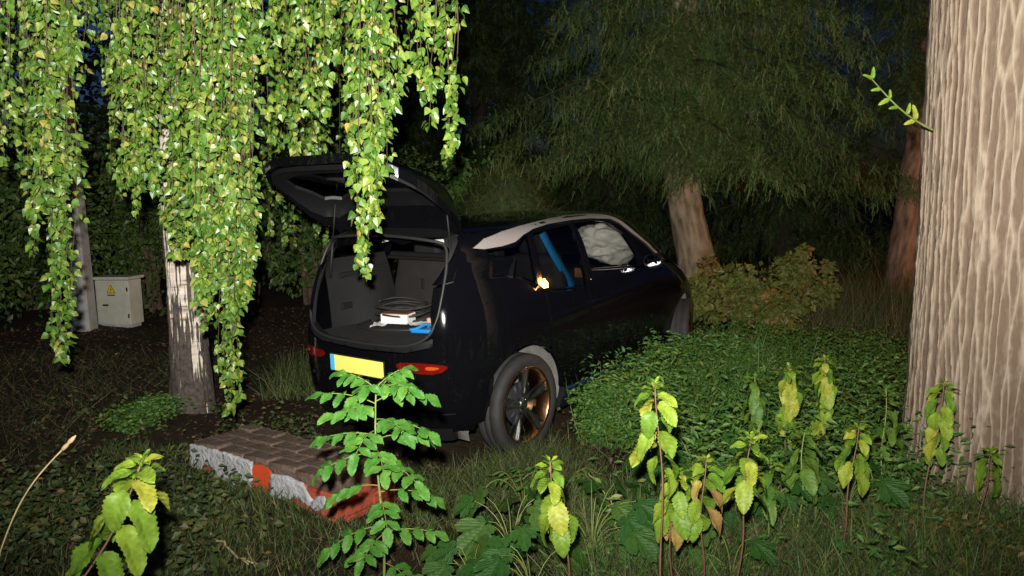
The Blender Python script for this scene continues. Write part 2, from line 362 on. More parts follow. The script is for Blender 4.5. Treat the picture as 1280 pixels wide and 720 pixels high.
def leaf_mesh(name, mat, L=.1, W=.055, teeth=9, droop=.5, fold=.25, base=.25, rows=20, seed=0):
    """toothed leaf blade with midrib fold, curving down along +Y"""
    r = random.Random(seed); V = []; F = []
    for i in range(rows + 1):
        t = i / rows
        prof = (t ** .55) * (1 - t) ** .75 * 1.75 if base < .3 else (t ** .62) * (1 - t) ** .7 * 1.72
        w = W * .5 * min(1.05, prof) * (1 + .03 * r.uniform(-1, 1))
        if teeth and 0 < i < rows: w *= 1.05 if i % 2 else .90
        y = L * (math.sin(droop * t) / droop if droop else t); z = -L * ((1 - math.cos(droop * t)) / droop if droop else 0)
        wob = .06 * W * math.sin(t * 9 + seed)
        V += [(-w, y, z + w * fold + wob), (-w * .5, y, z + w * fold * .65 + .05 * W), (0, y, z), (w * .5, y, z + w * fold * .65 + .05 * W), (w, y, z + w * fold - wob)]
    for i in range(rows):
        for j in range(4): a = i * 5 + j; F.append((a, a + 1, a + 6, a + 5))
    return npmesh(name, V, np.array(F), mat, True)
# ------------------------------------------------------------------ car pose and ground
CAR_T = np.array([-.569, 5.871, CAM_H - 1.825])
def _rot(y, p, r):
    cy, sy, cp, sp, cr, sr = math.cos(y), math.sin(y), math.cos(p), math.sin(p), math.cos(r), math.sin(r)
    return np.array([[cy, -sy, 0], [sy, cy, 0], [0, 0, 1]]) @ np.array([[cp, 0, sp], [0, 1, 0], [-sp, 0, cp]]) @ np.array([[1, 0, 0], [0, cr, -sr], [0, sr, cr]])
CAR_R = _rot(R_(52.5), R_(-2.2), R_(-.8))
_cn = CAR_R[:, 2]; _cc = CAR_T + CAR_R @ np.array([1.3, 0, 0])
def gz(x, y):
    x = np.asarray(x, float); y = np.asarray(y, float)
    pl = CAR_T[2] - (_cn[0] * (x - CAR_T[0]) + _cn[1] * (y - CAR_T[1])) / _cn[2] + .012
    d2 = ((x - _cc[0]) / 2.6) ** 2 + ((y - _cc[1]) / 2.6) ** 2
    w = np.exp(-d2 ** 2)
    base = .05 * np.sin(x * .9 + .4) * np.cos(y * .7) + .035 * np.sin(x * 2.1 + y * 1.3) + .012 * np.sin(x * 5.3 - y * 4.1) + .008 * np.sin(x * 9 + y * 11)
    base = base + .10 * np.clip((y - 9) / 6, 0, 1) + .04 * np.clip(y - 16, 0, 30)
    return base * (1 - w) + pl * w
def on_ground(u, v, lift=0.):
    """ground point seen at photo pixel"""
    lo, hi = .5, 60.
    for _ in range(60):
        m = (lo + hi) / 2; p = pix(u, v, m)
        if p[2] > gz(p[0], p[1]) + lift: lo = m
        else: hi = m
    return p
def axis_pts(lo, hi, c, fine, n):
    t = np.linspace(-1, 1, n); k = 4.2
    s = np.sinh(k * t) / np.sinh(k)
    return np.where(t < 0, c + s * (c - lo), c + s * (hi - c))
gx = axis_pts(-70, 70, 0, .1, 210); gy = axis_pts(-30, 90, 5.5, .1, 210)
GX, GY = np.meshgrid(gx, gy); GZ = gz(GX, GY) + .012 * np.vectorize(lambda a, b: fbm(a * 3, b * 3))(GX, GY)
n = len(gx); ii = np.arange(n - 1)
a = (np.arange(len(gy) - 1)[:, None] * n + ii[None]).ravel()
ground = obj('ground', npmesh('ground', np.stack([GX, GY, GZ], -1).reshape(-1, 3), np.stack([a, a + 1, a + n + 1, a + n], 1), M['soil']))
tag(ground, kind='structure')

# ------------------------------------------------------------------ trunks
def trunk_mesh(name, path, radii, mat, seg=64, rows=80, ridge=None, angles=None):
    """path: control points; ridge(u, z) -> (height, colour value)"""
    P = np.asarray(path, float); t = np.linspace(0, len(P) - 1, rows)
    C = np.stack([np.interp(t, np.arange(len(P)), P[:, k]) for k in range(3)], 1)
    k = np.array([1, 2, 3, 2, 1.]) / 9
    for c in range(3):
        e = np.concatenate([[2 * C[0, c] - C[2, c], 2 * C[0, c] - C[1, c]], C[:, c], [2 * C[-1, c] - C[-2, c], 2 * C[-1, c] - C[-3, c]]]); C[:, c] = np.convolve(e, k, 'valid')
    Rr = np.interp(t, np.arange(len(P)), radii)
    th = np.linspace(0, 2 * np.pi, seg, endpoint=False) if angles is None else angles; seg = len(th); V = np.zeros((rows, seg, 3)); A = np.zeros((rows, seg))
    for i in range(rows):
        for j in range(seg):
            h, cv = ridge(th[j], C[i, 2]) if ridge else (0, .5)
            r = Rr[i] + h
            V[i, j] = C[i] + np.array([math.cos(th[j]), math.sin(th[j]), 0]) * r; A[i, j] = cv
    idx = np.arange(rows * seg).reshape(rows, seg); nx = np.roll(idx, -1, 1)
    F = np.stack([idx[:-1], nx[:-1], nx[1:], idx[1:]], -1).reshape(-1, 4)
    return npmesh(name, V.reshape(-1, 3), F, mat, True, {'rnd': A.ravel()})

# --- the big trunk at the right edge
def big_ridge(u, z):
    best = 0.; c, s = math.cos(u), math.sin(u)
    w1 = .85 * mnoise.noise(Vector((c * 3.0, s * 3.0, z * .9))); w2 = .40 * mnoise.noise(Vector((c * 9, s * 9, z * 3.6 + 4)))
    for k, (kk, sg) in enumerate(((58, 1.), (45, -1.))):
        q = abs(math.sin(.5 * kk * u + math.pi * sg * (w1 * 1.3 + w2 * 1.15 + .12 * z * k)))
        best = max(best, (1 - q) ** 2.3 * (1. if k == 0 else .9))
    brk = mnoise.noise(Vector((c * 11, s * 11, z * 9 + 20)))
    f = mnoise.noise(Vector((c * 34, s * 34, z * 26)))
    best = best * (1. if brk < .3 else .7) + .08 * brk
    g = mnoise.noise(Vector((c * 2, s * 2, z * .9 + 9)))
    return best * .0115 + f * .003 + g * .010, best * .75 + f * .22 + .12
bt = np.array([2.83, 4.55, 0.]); bt[2] = gz(bt[0], bt[1]) - .15
tree = empty('tree', (bt[0], bt[1], bt[2] + .15))
tag(tree, 'huge pale brown tree trunk with deep vertical bark ridges filling the right edge', 'tree')
bp = [(.09, 0, -.15), (.09, 0, .0), (.09, 0, .25), (.088, .01, .7), (.085, .02, 1.6), (.06, .02, 3.0), (.03, .02, 4.6)]
obj('trunk', trunk_mesh('trunk', bp, [.63, .595, .56, .545, .537, .533, .52], M['big_bark'], rows=250, ridge=big_ridge, angles=np.concatenate([np.linspace(R_(165), R_(320), 370, endpoint=False), np.linspace(R_(320), R_(525), 40, endpoint=False)])), tree)
# leafy shoot sprouting from the trunk
sp0 = pix(1153, 157, 4.35) - np.array(tree.location); sp1 = pix(1090, 99, 4.15) - np.array(tree.location)
mb = MB(); tt = np.linspace(0, 1, 8)[:, None]; sh = sp0 + np.array([.07, .03, -.02]) + (sp1 - sp0 - np.array([.07, .03, -.02])) * tt + np.array([0, 0, -.03]) * np.sin(tt * np.pi)
mb.tube(sh, np.linspace(.006, .0025, 8), 6); shoot = mb.build('shoot', M['stem'], tree)
lm_shoot = leaf_mesh('leaf', M['nettle'], .055, .028, 5, .4, .3, rows=8, seed=3)
for i, (t, sd, ln) in enumerate([(.35, 1, 1.0), (.42, -1, 1.25), (.55, -1, .9), (.6, 1, .8), (.78, 1, 1.0), (.82, -1, .7), (.95, 1, .8), (1., -1, .9), (1., .2, .8)]):
    o = obj('leaf', lm_shoot, shoot); o.location = sh[int(t * 7)]
    aa = R_(145 + sd * random.uniform(35, 80)); R3 = rot_from(np.array([[math.cos(aa), -.25, math.sin(aa)]]), np.array([[0, -1., .35]]))[0]
    o.rotation_euler = Matrix(R3.tolist()).to_euler(); o.scale = (ln * 1.25,) * 3

# --- birch: trunk, limbs, hanging twigs
bb = on_ground(241, 512); BX, BY = bb[0], bb[1]
birch = empty('birch_tree', (BX, BY, gz(BX, BY)))
tag(birch, 'weeping birch with black and white trunk and bright green hanging curtains of leaves', 'tree')
def birch_ridge(u, z):
    fur = mnoise.noise(Vector((math.cos(u) * 3.6, math.sin(u) * 3.6, z * 1.6 + 3)))
    fur2 = mnoise.noise(Vector((math.cos(u) * 9, math.sin(u) * 9, z * 3.2))) + .5 * mnoise.noise(Vector((math.cos(u) * 20, math.sin(u) * 20, z * 14)))
    w = .5 + .75 * fur + .7 * fur2
    th = .98 - .80 * min(1, max(0, (z - .08) / .9))           # white share grows with height
    cv = .5 + (w - th) * 1.6
    cv = min(1, max(0, cv))
    return (.012 if cv > .5 else 0) * 0 - .016 * cv + .006 * mnoise.noise(Vector((math.cos(u) * 14, math.sin(u) * 14, z * 9))), cv * .75
tp = [(0, 0, -.15), (0, 0, 0), (0, 0, .3), (-.01, 0, .7), (-.04, .02, 1.2), (-.10, .05, 2.0), (-.12, .1, 3.0), (-.1, .15, 4.2)]
obj('trunk', trunk_mesh('trunk', tp, [.205, .178, .152, .138, .122, .105, .09, .07], M['birch_bark'], seg=150, rows=150, ridge=birch_ridge), birch)
# a second leader splitting off low
tp2 = [(.05, -.02, .60), (.12, -.03, .95), (.16, -.05, 1.3), (.22, -.1, 2.2), (.4, -.25, 3.4)]
obj('fork', trunk_mesh('fork', tp2, [.05, .075, .07, .055, .03], M['birch_bark'], seg=40, rows=60, ridge=lambda u, z: (0, .62)), birch)
ORG = np.array(birch.location)
# hanging twigs: (u at top, u at bottom, v at bottom, forward distance)
strands = []
def curtain(u0, u1, v0, v1, n, d0, d1, drift=8, pw=1.0):
    for k in range(n):
        f = (k + rng.random()) / n; u = u0 + (u1 - u0) * f
        strands.append((u + rng.normal() * drift, u, v0 + (v1 - v0) * rng.random() ** pw, d0 + (d1 - d0) * rng.random() + (1.2 * rng.random() if rng.random() < .3 and d0 < 6 and v0 < 200 else 0)))
curtain(-30, 60, 50, 240, 24, 4.4, 6.0); curtain(50, 108, 20, 120, 15, 4.6, 6.0, pw=1.2); curtain(40, 75, 150, 250, 9, 4.5, 5.2)
curtain(48, 85, 250, 360, 7, 4.6, 5.1, drift=5); curtain(62, 98, 380, 470, 4, 4.7, 5.0, drift=5); curtain(108, 135, 0, 60, 5, 5.2, 6.2)
curtain(135, 200, 40, 240, 22, 4.6, 6.0, drift=5); curtain(150, 200, 190, 300, 10, 4.7, 5.5, drift=5)
curtain(205, 318, 100, 330, 30, 4.4, 6.0, drift=5); curtain(205, 245, 270, 360, 9, 4.9, 5.5, drift=4); curtain(240, 318, 300, 385, 24, 4.5, 5.5, drift=5); curtain(258, 314, 350, 430, 11, 4.6, 5.3, drift=4); curtain(274, 300, 430, 520, 5, 4.7, 5.0, drift=3)
curtain(332, 420, 20, 150, 20, 4.4, 6.0, drift=5); curtain(340, 410, 110, 200, 13, 4.8, 6.2, drift=5); curtain(355, 405, 160, 215, 6, 5.2, 6.2, drift=4)
curtain(425, 500, 30, 170, 18, 4.2, 5.4, drift=5); curtain(440, 486, 150, 235, 10, 4.2, 4.7, drift=4); curtain(450, 472, 250, 352, 6, 4.15, 4.4, drift=3)
curtain(505, 572, 0, 90, 8, 4.2, 5.0, drift=5); curtain(524, 556, 80, 160, 4, 4.2, 4.8, drift=4); curtain(556, 574, 130, 205, 3, 4.2, 4.6, drift=3)
curtain(335, 425, 235, 320, 10, 6.9, 7.9); curtain(-20, 60, 120, 300, 9, 6.5, 8.5); curtain(130, 330, 60, 220, 12, 6.6, 8.0); curtain(330, 480, 60, 190, 10, 6.6, 8.2)
LP, LD, LU, LS = [], [], [], []; tw = MB(); tw_top = []
for (ut, ub, vb, d) in strands:
    bot = pix(ub, vb, d); top = pix(ut, -70 - rng.random() * 60, d + rng.normal() * .15)
    m = max(6, int((top[2] - bot[2]) / .10)); s = np.linspace(0, 1, m)[:, None]
    wob = np.stack([np.sin(s[:, 0] * rng.uniform(4, 9) + rng.random() * 6) * .02, np.sin(s[:, 0] * rng.uniform(4, 9) + rng.random() * 6) * .02, 0 * s[:, 0]], 1)
    Pp = top + (bot - top) * s + wob * np.sqrt(s)
    tw_top.append(Pp[0]); tw.tube(Pp - ORG, np.linspace(.0030, .0011, m), 4, False)
    # side twiglets and leaves
    Ls = np.linalg.norm(bot - top); nl = int(Ls / rng.uniform(.010, .024))
    dens = .45 + .55 * np.sin(np.linspace(0, 1, 60) * rng.uniform(8, 20) + rng.random() * 6); dens = np.maximum(np.clip(dens, .06, 1), np.linspace(0, 1, 60) ** 8) * (1 + .6 * np.linspace(0, 1, 60)); cd = np.cumsum(dens); f = np.interp(rng.random(nl) * cd[-1], cd, np.linspace(0, 1, 60)); base = np.stack([np.interp(f, s[:, 0], Pp[:, k]) for k in range(3)], 1)
    spread = .055 * np.sqrt(np.clip((1 - f) * 6, .15, 1))
    off = rdir(nl); off[:, 2] = -np.abs(off[:, 2]) * .6
    base = base + off * (spread * rng.random(nl))[:, None]
    dr = off * np.array([1., 1., .3]); dr[:, 2] -= rng.uniform(.5, 1.6, nl)
    LP.append(base); LD.append(dr); up = rdir(nl) * 1.1; up[:, 1] -= .7; up[:, 2] += .25; LU.append(up); LS.append(rng.uniform(.026, .056, nl))
tw.build('hanging_twigs', M['twig'], birch)['kind'] = 'stuff'
LP, LD, LU, LS = np.concatenate(LP), np.concatenate(LD), np.concatenate(LU), np.concatenate(LS)
# limbs carrying the twigs: clustered tops joined back to the trunk
tops = np.array(tw_top)
for k, (lo, hi) in enumerate([(-2, 60), (60, 130), (130, 215), (215, 330), (330, 430), (430, 520), (520, 600)]):
    sel = np.array([i for i, q in enumerate(strands) if lo <= q[0] < hi and q[3] < 6.3])
    if len(sel) == 0: continue
    end = tops[sel].mean(0) - ORG; st = np.array([-.2, .1, 2.7 + .12 * k])
    tq = np.linspace(0, 1, 14)[:, None]; arc = st + (end - st) * tq + np.array([0, 0, .55]) * np.sin(tq * np.pi)
    ext = end + (end - st) / np.linalg.norm(end - st) * .35 * np.linspace(.2, 1, 4)[:, None] + np.array([0, 0, -.15]) * np.linspace(.2, 1, 4)[:, None] ** 2
    lb = MB(); lb.tube(np.concatenate([arc, ext]), np.linspace(.05, .008, 18), 8); lb.build('limb', M['twig'], birch, True)
    lb = MB()
    for i in sel:                                             # spurs from the limb out to each twig
        e = tops[i] - ORG; j = int(np.argmin(np.linalg.norm(arc[4:] - e, axis=1))) + 4
        q = np.linspace(0, 1, 6)[:, None]; lb.tube(arc[j] + (e - arc[j]) * q + np.array([0, 0, .10]) * np.sin(q * np.pi), np.linspace(.008, .0042, 6), 4, False)
    lb.build('spur_twigs', M['twig'], birch)['kind'] = 'stuff'
# leaf objects: the nearest that show largest; the rest one mass
rotL = rot_from(LD, LU); rn = rng.random(len(LP))
vis = (LP[:, 2] < CAM_H + .22 * LP[:, 1]) & (np.abs(LP[:, 0]) < .62 * LP[:, 1])
score = np.where(vis, LS / LP[:, 1], 0); order = np.argsort(-score)[:300]
mask = np.ones(len(LP), bool); mask[order] = False
bl_me = [npmesh('leaf', T_BIRCH[0], T_BIRCH[1], M['birch_leaf'], False)]
for i in order:
    o = obj('leaf', bl_me[0], birch); mt = Matrix(rotL[i].tolist()).to_4x4(); mt.translation = Vector(LP[i] - ORG)
    o.matrix_local = mt @ Matrix.Scale(LS[i], 4)
fo = scatter('foliage', T_BIRCH, LP[mask] - ORG, rotL[mask], LS[mask], M['birch_leaf'], rn[mask], parent=birch, kind='stuff')
print('birch leaves', len(LP))

# --- spruce behind the car, and other conifers
def twig_template(nn=24, L=1.0, nl=.19, seed=1, w=.028, al=.9):
    r = np.random.default_rng(seed); V = []; F = []
    for k in range(nn):
        y = L * (k + .5) / nn; a = r.uniform(0, 2 * np.pi); d = np.array([math.cos(a), al, math.sin(a)]); d /= np.linalg.norm(d)
        sd = np.cross(d, [0, 0, 1.]); sd /= np.linalg.norm(sd) + 1e-6; l = nl * r.uniform(.7, 1.2) * (1 - .45 * y / L)
        p = np.array([0, y, 0]); i = len(V); V += [p - sd * w, p + sd * w, p + d * l]; F.append((i, i + 1, i + 2))
    return np.array(V), np.array(F)
T_TWIG, T_FAR = twig_template(12, nl=.34, w=.024, al=2.0), twig_template(8, nl=.40, w=.036, al=2.0)
def conifer(base, height, trunk_path, radii, label, spread, z0, nwhorl, mat, bark, droop=.55, twigs=26, seed=1, az=None, tl=.17, cull=None, name='spruce_tree', drape=0, tmpl=None):
    r = np.random.default_rng(seed); root = empty(name, base); tag(root, label, 'tree')
    obj('trunk', trunk_mesh('trunk', trunk_path, radii, bark, seg=40, rows=90, ridge=lambda u, z: (.03 * fbm(math.cos(u) * 4, math.sin(u) * 4, z * 2), .5 + .5 * fbm(math.cos(u) * 5, math.sin(u) * 5, z * 4))), root)
    TP = np.asarray(trunk_path, float); pos, dirs, scl = [], [], []; br = MB(); hang = MB()
    for w in range(nwhorl):
        z = z0 + (height - z0) * (w + r.random() * .6) / nwhorl
        c = np.array([np.interp(z, TP[:, 2], TP[:, k]) for k in range(3)]); nb = r.integers(5, 8); ph = r.random() * 6.28
        for b in range(nb):
            a = ph + b * 6.283 / nb + r.normal() * .2
            Lb = spread * (1 - .75 * (z / height)) * r.uniform(.75, 1.12)
            out = np.array([math.cos(a), math.sin(a), 0]); t = np.linspace(0, 1, 12)
            zc = Lb * (.12 * t - droop * t ** 2 + .16 * t ** 4)
            P = c + out * (Lb * t)[:, None] + np.stack([0 * t, 0 * t, zc], 1)
            br.tube(P[::2], np.linspace(.026, .003, 6) * (.5 + Lb / 4), 3, False)
            nt_ = int(twigs * Lb); f = r.uniform(.12, 1.02, nt_) ** .8
            q = np.stack([np.interp(f, t, P[:, k]) for k in range(3)], 1)
            side = np.stack([-np.sin(a) * np.ones(nt_), np.cos(a) * np.ones(nt_), 0 * f], 1) * r.choice([-1, 1], nt_)[:, None]
            ln = r.uniform(.25, .75, nt_) * (1.1 - .6 * f)          # secondary shoots that hang
            for k in range(nt_):
                m = 4 + int(ln[k] / .07); s = np.linspace(0, 1, m)
                pp = q[k] + side[k] * (ln[k] * .75 * s)[:, None] + out * (ln[k] * .45 * s)[:, None] + np.stack([0 * s, 0 * s, -ln[k] * (.15 * s + .75 * s ** 2)], 1) + r.normal(size=(m, 3)) * .02
                dd = np.gradient(pp, axis=0) + r.normal(size=(m, 3)) * .03
                pos.append(pp); dirs.append(dd); scl.append(np.full(m, tl) * r.uniform(.75, 1.25, m))
    br.build('branches', M['bough'], root)['kind'] = 'stuff'
    for k in range(drape):                                            # shoots hanging round the stem
        z = r.uniform(z0 + .15, min(height, 8)) if k % 2 else r.uniform(z0 + .2, z0 + 1.9); c = np.array([np.interp(z, TP[:, 2], TP[:, q]) for q in range(3)]); a = r.uniform(0, 6.28); rr = r.uniform(.3, 1.3) if k % 2 else r.uniform(.3, .75)
        m = 7; s = np.linspace(0, 1, m); L = r.uniform(.3, .7)
        pp = c + np.array([math.cos(a), math.sin(a), 0]) * (rr + .1 * s)[:, None] + np.stack([0 * s, 0 * s, -L * s], 1) + r.normal(size=(m, 3)) * .02
        pos.append(pp); dirs.append(np.gradient(pp, axis=0) + r.normal(size=(m, 3)) * .03); scl.append(np.full(m, tl) * r.uniform(.75, 1.25, m))
    pos, dirs, scl = np.concatenate(pos), np.concatenate(dirs), np.concatenate(scl)
    if cull is not None: k = cull(pos + np.array(base)); pos, dirs, scl = pos[k], dirs[k], scl[k]
    scatter('needles', tmpl or T_TWIG, pos, rot_from(dirs, np.tile([0, 0, 1.], (len(pos), 1)) + rdir(len(pos)) * .4), scl, mat, parent=root, kind='stuff')
    print(name, 'twigs', len(pos)); return root
sb = pix(880, 352, 12.4); sb[2] = gz(sb[0], sb[1])
def in_view(P, top, back=None):
    k = (P[:, 2] < top) & (np.abs(P[:, 0]) < .78 * P[:, 1])
    if back is not None: k &= (P[:, 1] < back) | (rng.random(len(P)) < .45)      # thinner on the far side of the stem
    return k
top_cut = lambda P: in_view(P, 5.6, 13.0)
conifer(tuple(sb), 11., [(0, 0, -.2), (-.03, 0, .1), (-.13, 0, .6), (-.28, 0, 1.2), (-.42, 0, 1.9), (-.45, 0, 3.0), (-.35, .1, 6), (-.3, .1, 11)], [.46, .36, .29, .265, .25, .23, .17, .05],
        'broad spruce with leaning pale trunk and drooping boughs behind the black car', 3.75, 2.3, 25, M['needle'], M['spruce_bark'], twigs=27, seed=4, cull=top_cut, drape=3600)
pb = pix(1124, 395, 13.0); pb[2] = gz(pb[0], pb[1])
conifer(tuple(pb), 12., [(0, 0, -.2), (.0, 0, .3), (.10, 0, 1.5), (.2, 0, 3), (.28, 0, 5), (.2, 0, 12)], [.30, .26, .23, .21, .18, .05],
        'dark conifer with slim reddish trunk just left of the big trunk', 2.7, 3.0, 16, M['thuja'], M['red_bark'], droop=.55, twigs=26, seed=9, tl=.22, cull=top_cut, name='conifer_tree')
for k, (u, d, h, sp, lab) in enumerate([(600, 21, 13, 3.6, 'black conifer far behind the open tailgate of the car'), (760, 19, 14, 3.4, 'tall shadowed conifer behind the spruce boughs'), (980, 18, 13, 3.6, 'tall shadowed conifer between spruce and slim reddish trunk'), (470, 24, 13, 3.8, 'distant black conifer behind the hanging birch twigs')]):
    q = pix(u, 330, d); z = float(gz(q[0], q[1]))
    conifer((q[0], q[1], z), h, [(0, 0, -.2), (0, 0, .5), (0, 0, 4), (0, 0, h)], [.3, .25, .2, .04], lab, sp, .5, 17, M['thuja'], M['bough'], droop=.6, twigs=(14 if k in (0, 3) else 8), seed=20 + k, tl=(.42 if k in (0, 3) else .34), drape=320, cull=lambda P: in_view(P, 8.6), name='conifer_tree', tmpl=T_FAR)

# --- broadleaf masses: hedge shrubs and trees on the left
def shrub(name, label, cat, c, rad, nleaf, mat, ls=(.05, .09), clumps=26, stems=6, group=None, seed=0, tmpl=None, flat=1.0, crr=(.22, .42)):
    r = np.random.default_rng(seed); root = empty(name, c); tag(root, label, cat, group)
    rx, ry, rz = rad; mb = MB(); cl = []
    for k in range(stems):
        a = r.uniform(0, 6.28); e = np.array([math.cos(a) * rx * .6 * r.random(), math.sin(a) * ry * .6 * r.random(), rz * 1.5]); t = np.linspace(0, 1, 8)[:, None]
        mb.tube(np.array([e[0] * .2, e[1] * .2, -.1]) * (1 - t) + e * t + r.normal(size=(8, 3)) * .03, np.linspace(.05, .01, 8) * (rz / 1.5), 5, False)
    if stems: mb.build('stems', M['twig'], root)
    d = r.normal(size=(clumps, 3)); d /= np.linalg.norm(d, axis=1)[:, None]
    cc = d * (r.random(clumps) ** .4)[:, None] * np.array([rx, ry, rz]) * .85 + np.array([0, 0, rz * flat])
    k = r.integers(0, clumps, nleaf); cr = r.uniform(crr[0], crr[1], clumps) * min(rx, rz)
    dd = r.normal(size=(nleaf, 3)); dd /= np.linalg.norm(dd, axis=1)[:, None]
    p = cc[k] + dd * (cr[k] * r.random(nleaf) ** .45)[:, None]
    keep = p[:, 2] > -.02; p, dd = p[keep], dd[keep]; m = len(p)
    dr = dd + r.normal(size=(m, 3)) * .5; dr[:, 2] -= .5
    up = r.normal(size=(m, 3)) * .7 + dd * .6; up[:, 1] -= .5; up[:, 2] += .5
    rv = np.clip(.5 * r.random(m) + .5 * (k[keep] % 7) / 7, 0, 1)
    scatter('leaves', tmpl or T_SMALL, p, rot_from(dr, up), r.uniform(ls[0], ls[1], m), mat, rv, parent=root, kind='stuff')
    return root
def at(u, v, d):
    p = pix(u, v, d); return (p[0], p[1], float(gz(p[0], p[1])))
hedge = [(-40, 9.2, 1.5, 1.2, 1.5), (50, 11.0, 1.1, .9, 1.0), (195, 11.2, 1.3, 1.0, 1.3), (300, 10.6, 1.3, 1.0, 1.35), (390, 11.4, 1.4, 1.0, 1.4), (480, 12.6, 1.5, 1.0, 1.2)]
hl = ['dark leafy shrub at the left edge of the picture', 'dark shrub behind the concrete pole', 'dark shrub behind the electrical cabinet', 'dark shrub right of the birch trunk', 'dark shrub behind the rear left corner of the car', 'low dark shrub seen under the raised tailgate']
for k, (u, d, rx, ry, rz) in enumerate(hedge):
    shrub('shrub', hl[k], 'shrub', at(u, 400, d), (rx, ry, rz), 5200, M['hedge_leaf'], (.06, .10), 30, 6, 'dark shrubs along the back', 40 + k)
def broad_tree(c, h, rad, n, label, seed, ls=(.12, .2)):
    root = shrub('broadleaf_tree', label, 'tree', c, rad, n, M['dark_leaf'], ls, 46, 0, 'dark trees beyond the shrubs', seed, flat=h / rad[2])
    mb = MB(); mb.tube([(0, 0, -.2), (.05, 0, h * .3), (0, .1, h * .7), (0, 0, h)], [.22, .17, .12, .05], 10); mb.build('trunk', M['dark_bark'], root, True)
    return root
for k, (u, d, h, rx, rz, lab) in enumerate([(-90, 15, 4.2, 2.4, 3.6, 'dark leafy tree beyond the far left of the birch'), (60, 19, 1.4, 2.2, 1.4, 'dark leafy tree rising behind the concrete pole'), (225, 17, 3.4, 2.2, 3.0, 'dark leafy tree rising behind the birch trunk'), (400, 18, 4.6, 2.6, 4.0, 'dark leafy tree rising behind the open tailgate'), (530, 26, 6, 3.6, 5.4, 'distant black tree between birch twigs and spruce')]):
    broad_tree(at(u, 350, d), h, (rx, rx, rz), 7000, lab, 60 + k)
# leafy bushes beyond the car's roof, and the grassy heap
shrub('bush', 'fresh green bush peeping above the grassy heap behind the car', 'bush', at(600, 260, 11.2), (.8, .6, 1.15), 2600, M['cover'], (.05, .09), 18, 5, None, 71)
ms = at(632, 270, 10.0)
heap = empty('grass_heap', ms); tag(heap, 'rounded heap of hanging grass behind the car roof', 'grass heap')
a = rng.uniform(0, 6.283, 14000); e = np.arccos(rng.uniform(0, 1, 14000)); 
HP = np.stack([np.cos(a) * np.sin(e) * .80, np.sin(a) * np.sin(e) * .65, np.cos(e) * 1.92], 1)
dr = HP * np.array([1, 1, .1]); dr[:, 2] -= .35; dr += rng.normal(size=dr.shape) * .25
scatter('grass_blades', T_BLADE, HP, rot_from(dr, HP + rdir(14000) * .3), np.stack([np.full(14000, .012), rng.uniform(.15, .35, 14000), np.ones(14000)], 1), M['heap_grass'], parent=heap, kind='stuff')
mb = MB(); mb.lathe([(.01, 1.88), (.3, 1.76), (.55, 1.35), (.7, .8), (.74, 0), (.74, -.1)], 'z', 28); mb.build('core', M['heap'], heap, True)
# yellowing bush ahead of the car
shrub('bush', 'yellowing bush with orange leaf tips beside the front wheel of the car', 'bush', at(930, 420, 9.2), (.95, .6, .44), 4200, M['bush_leaf'], (.045, .095), 46, 12, None, 73, crr=(.12, .42))
shrub('bush', 'orange-tipped bush rising behind the right end of the yellowing bush', 'bush', at(1000, 400, 9.7), (.42, .35, .55), 1900, M['bush_leaf'], (.045, .09), 26, 8, None, 75, crr=(.15, .4))
shrub('bush', 'small pale bush at the foot of the leaning spruce trunk', 'bush', at(893, 400, 10.2), (.42, .4, .42), 1500, M['bush_leaf'], (.04, .07), 14, 4, None, 74)
# ------------------------------------------------------------------ the car: hull surface (x forward, y left, z up; origin under the rear axle)
_ZS=[.12,.18,.3,.45,.6,.8,.95,1.1,1.25,1.4,1.5,1.55,1.58,1.60,1.612]
_B=[.77,.80,.85,.875,.885,.885,.875,.845,.795,.74,.695,.645,.56,.38,.02]
_XR=[-.55,-.58,-.66,-.71,-.72,-.71,-.70,-.68,-.65,-.61,-.555,-.49,-.36,.0,.7]
_XF=[3.1,3.15,3.22,3.26,3.27,3.2,3.02,2.72,2.50,2.28,2.08,1.94,1.78,1.4,1.0]
_XC=.8; _NR=4.5; _NF=4.0
_zf=np.linspace(.12,1.612,600)
def _sm(a):
    v=np.interp(_zf,_ZS,a); k=np.hanning(41); k/=k.sum()
    vp=np.concatenate([2*v[0]-v[20:0:-1],v,2*v[-1]-v[-2:-22:-1]])
    return np.convolve(vp,k,'valid')
_Bf,_XRf,_XFf=_sm(_B),_sm(_XR),_sm(_XF)
def hb(z): return np.interp(z,_zf,_Bf)
def hxr(z): return np.interp(z,_zf,_XRf)
def hxf(z): return np.interp(z,_zf,_XFf)
def side_y(x,z):
    x=np.asarray(x,float); z=np.asarray(z,float)
    r=x<_XC
    t=np.where(r,(_XC-x)/(_XC-hxr(z)),(x-_XC)/(hxf(z)-_XC)); t=np.clip(t,0,.9995)
    n=np.where(r,_NR,_NF)
    crease=.011*np.exp(-((z-.885-.06*(x-.25))/.024)**2)*np.clip((x-.12)/.12,0,1)*np.clip((2.0-x)/.3,0,1)   # crease along the doors
    return hb(z)*(1-t**n)**(1/n)+crease
def rear_x(y,z):
    t=np.clip(np.abs(y)/hb(z),0,.9995); return _XC-(_XC-hxr(z))*(1-t**_NR)**(1/_NR)
def front_x(y,z):
    t=np.clip(np.abs(y)/hb(z),0,.9995); return _XC+(hxf(z)-_XC)*(1-t**_NF)**(1/_NF)
car = empty('car', tuple(CAR_T)); car.rotation_euler = Matrix(CAR_R.tolist()).to_euler()
tag(car, 'black hatchback car stopped among the weeds with its tailgate raised', 'car')
def inpoly(P, poly):
    x, y = P[:, 0], P[:, 1]; c = np.zeros(len(P), bool); n = len(poly); j = n - 1
    for i in range(n):
        xi, yi = poly[i]; xj, yj = poly[j]
        k = ((yi > y) != (yj > y)) & (x < (xj - xi) * (y - yi) / ((yj - yi) if yj != yi else 1e-12) + xi); c ^= k; j = i
    return c
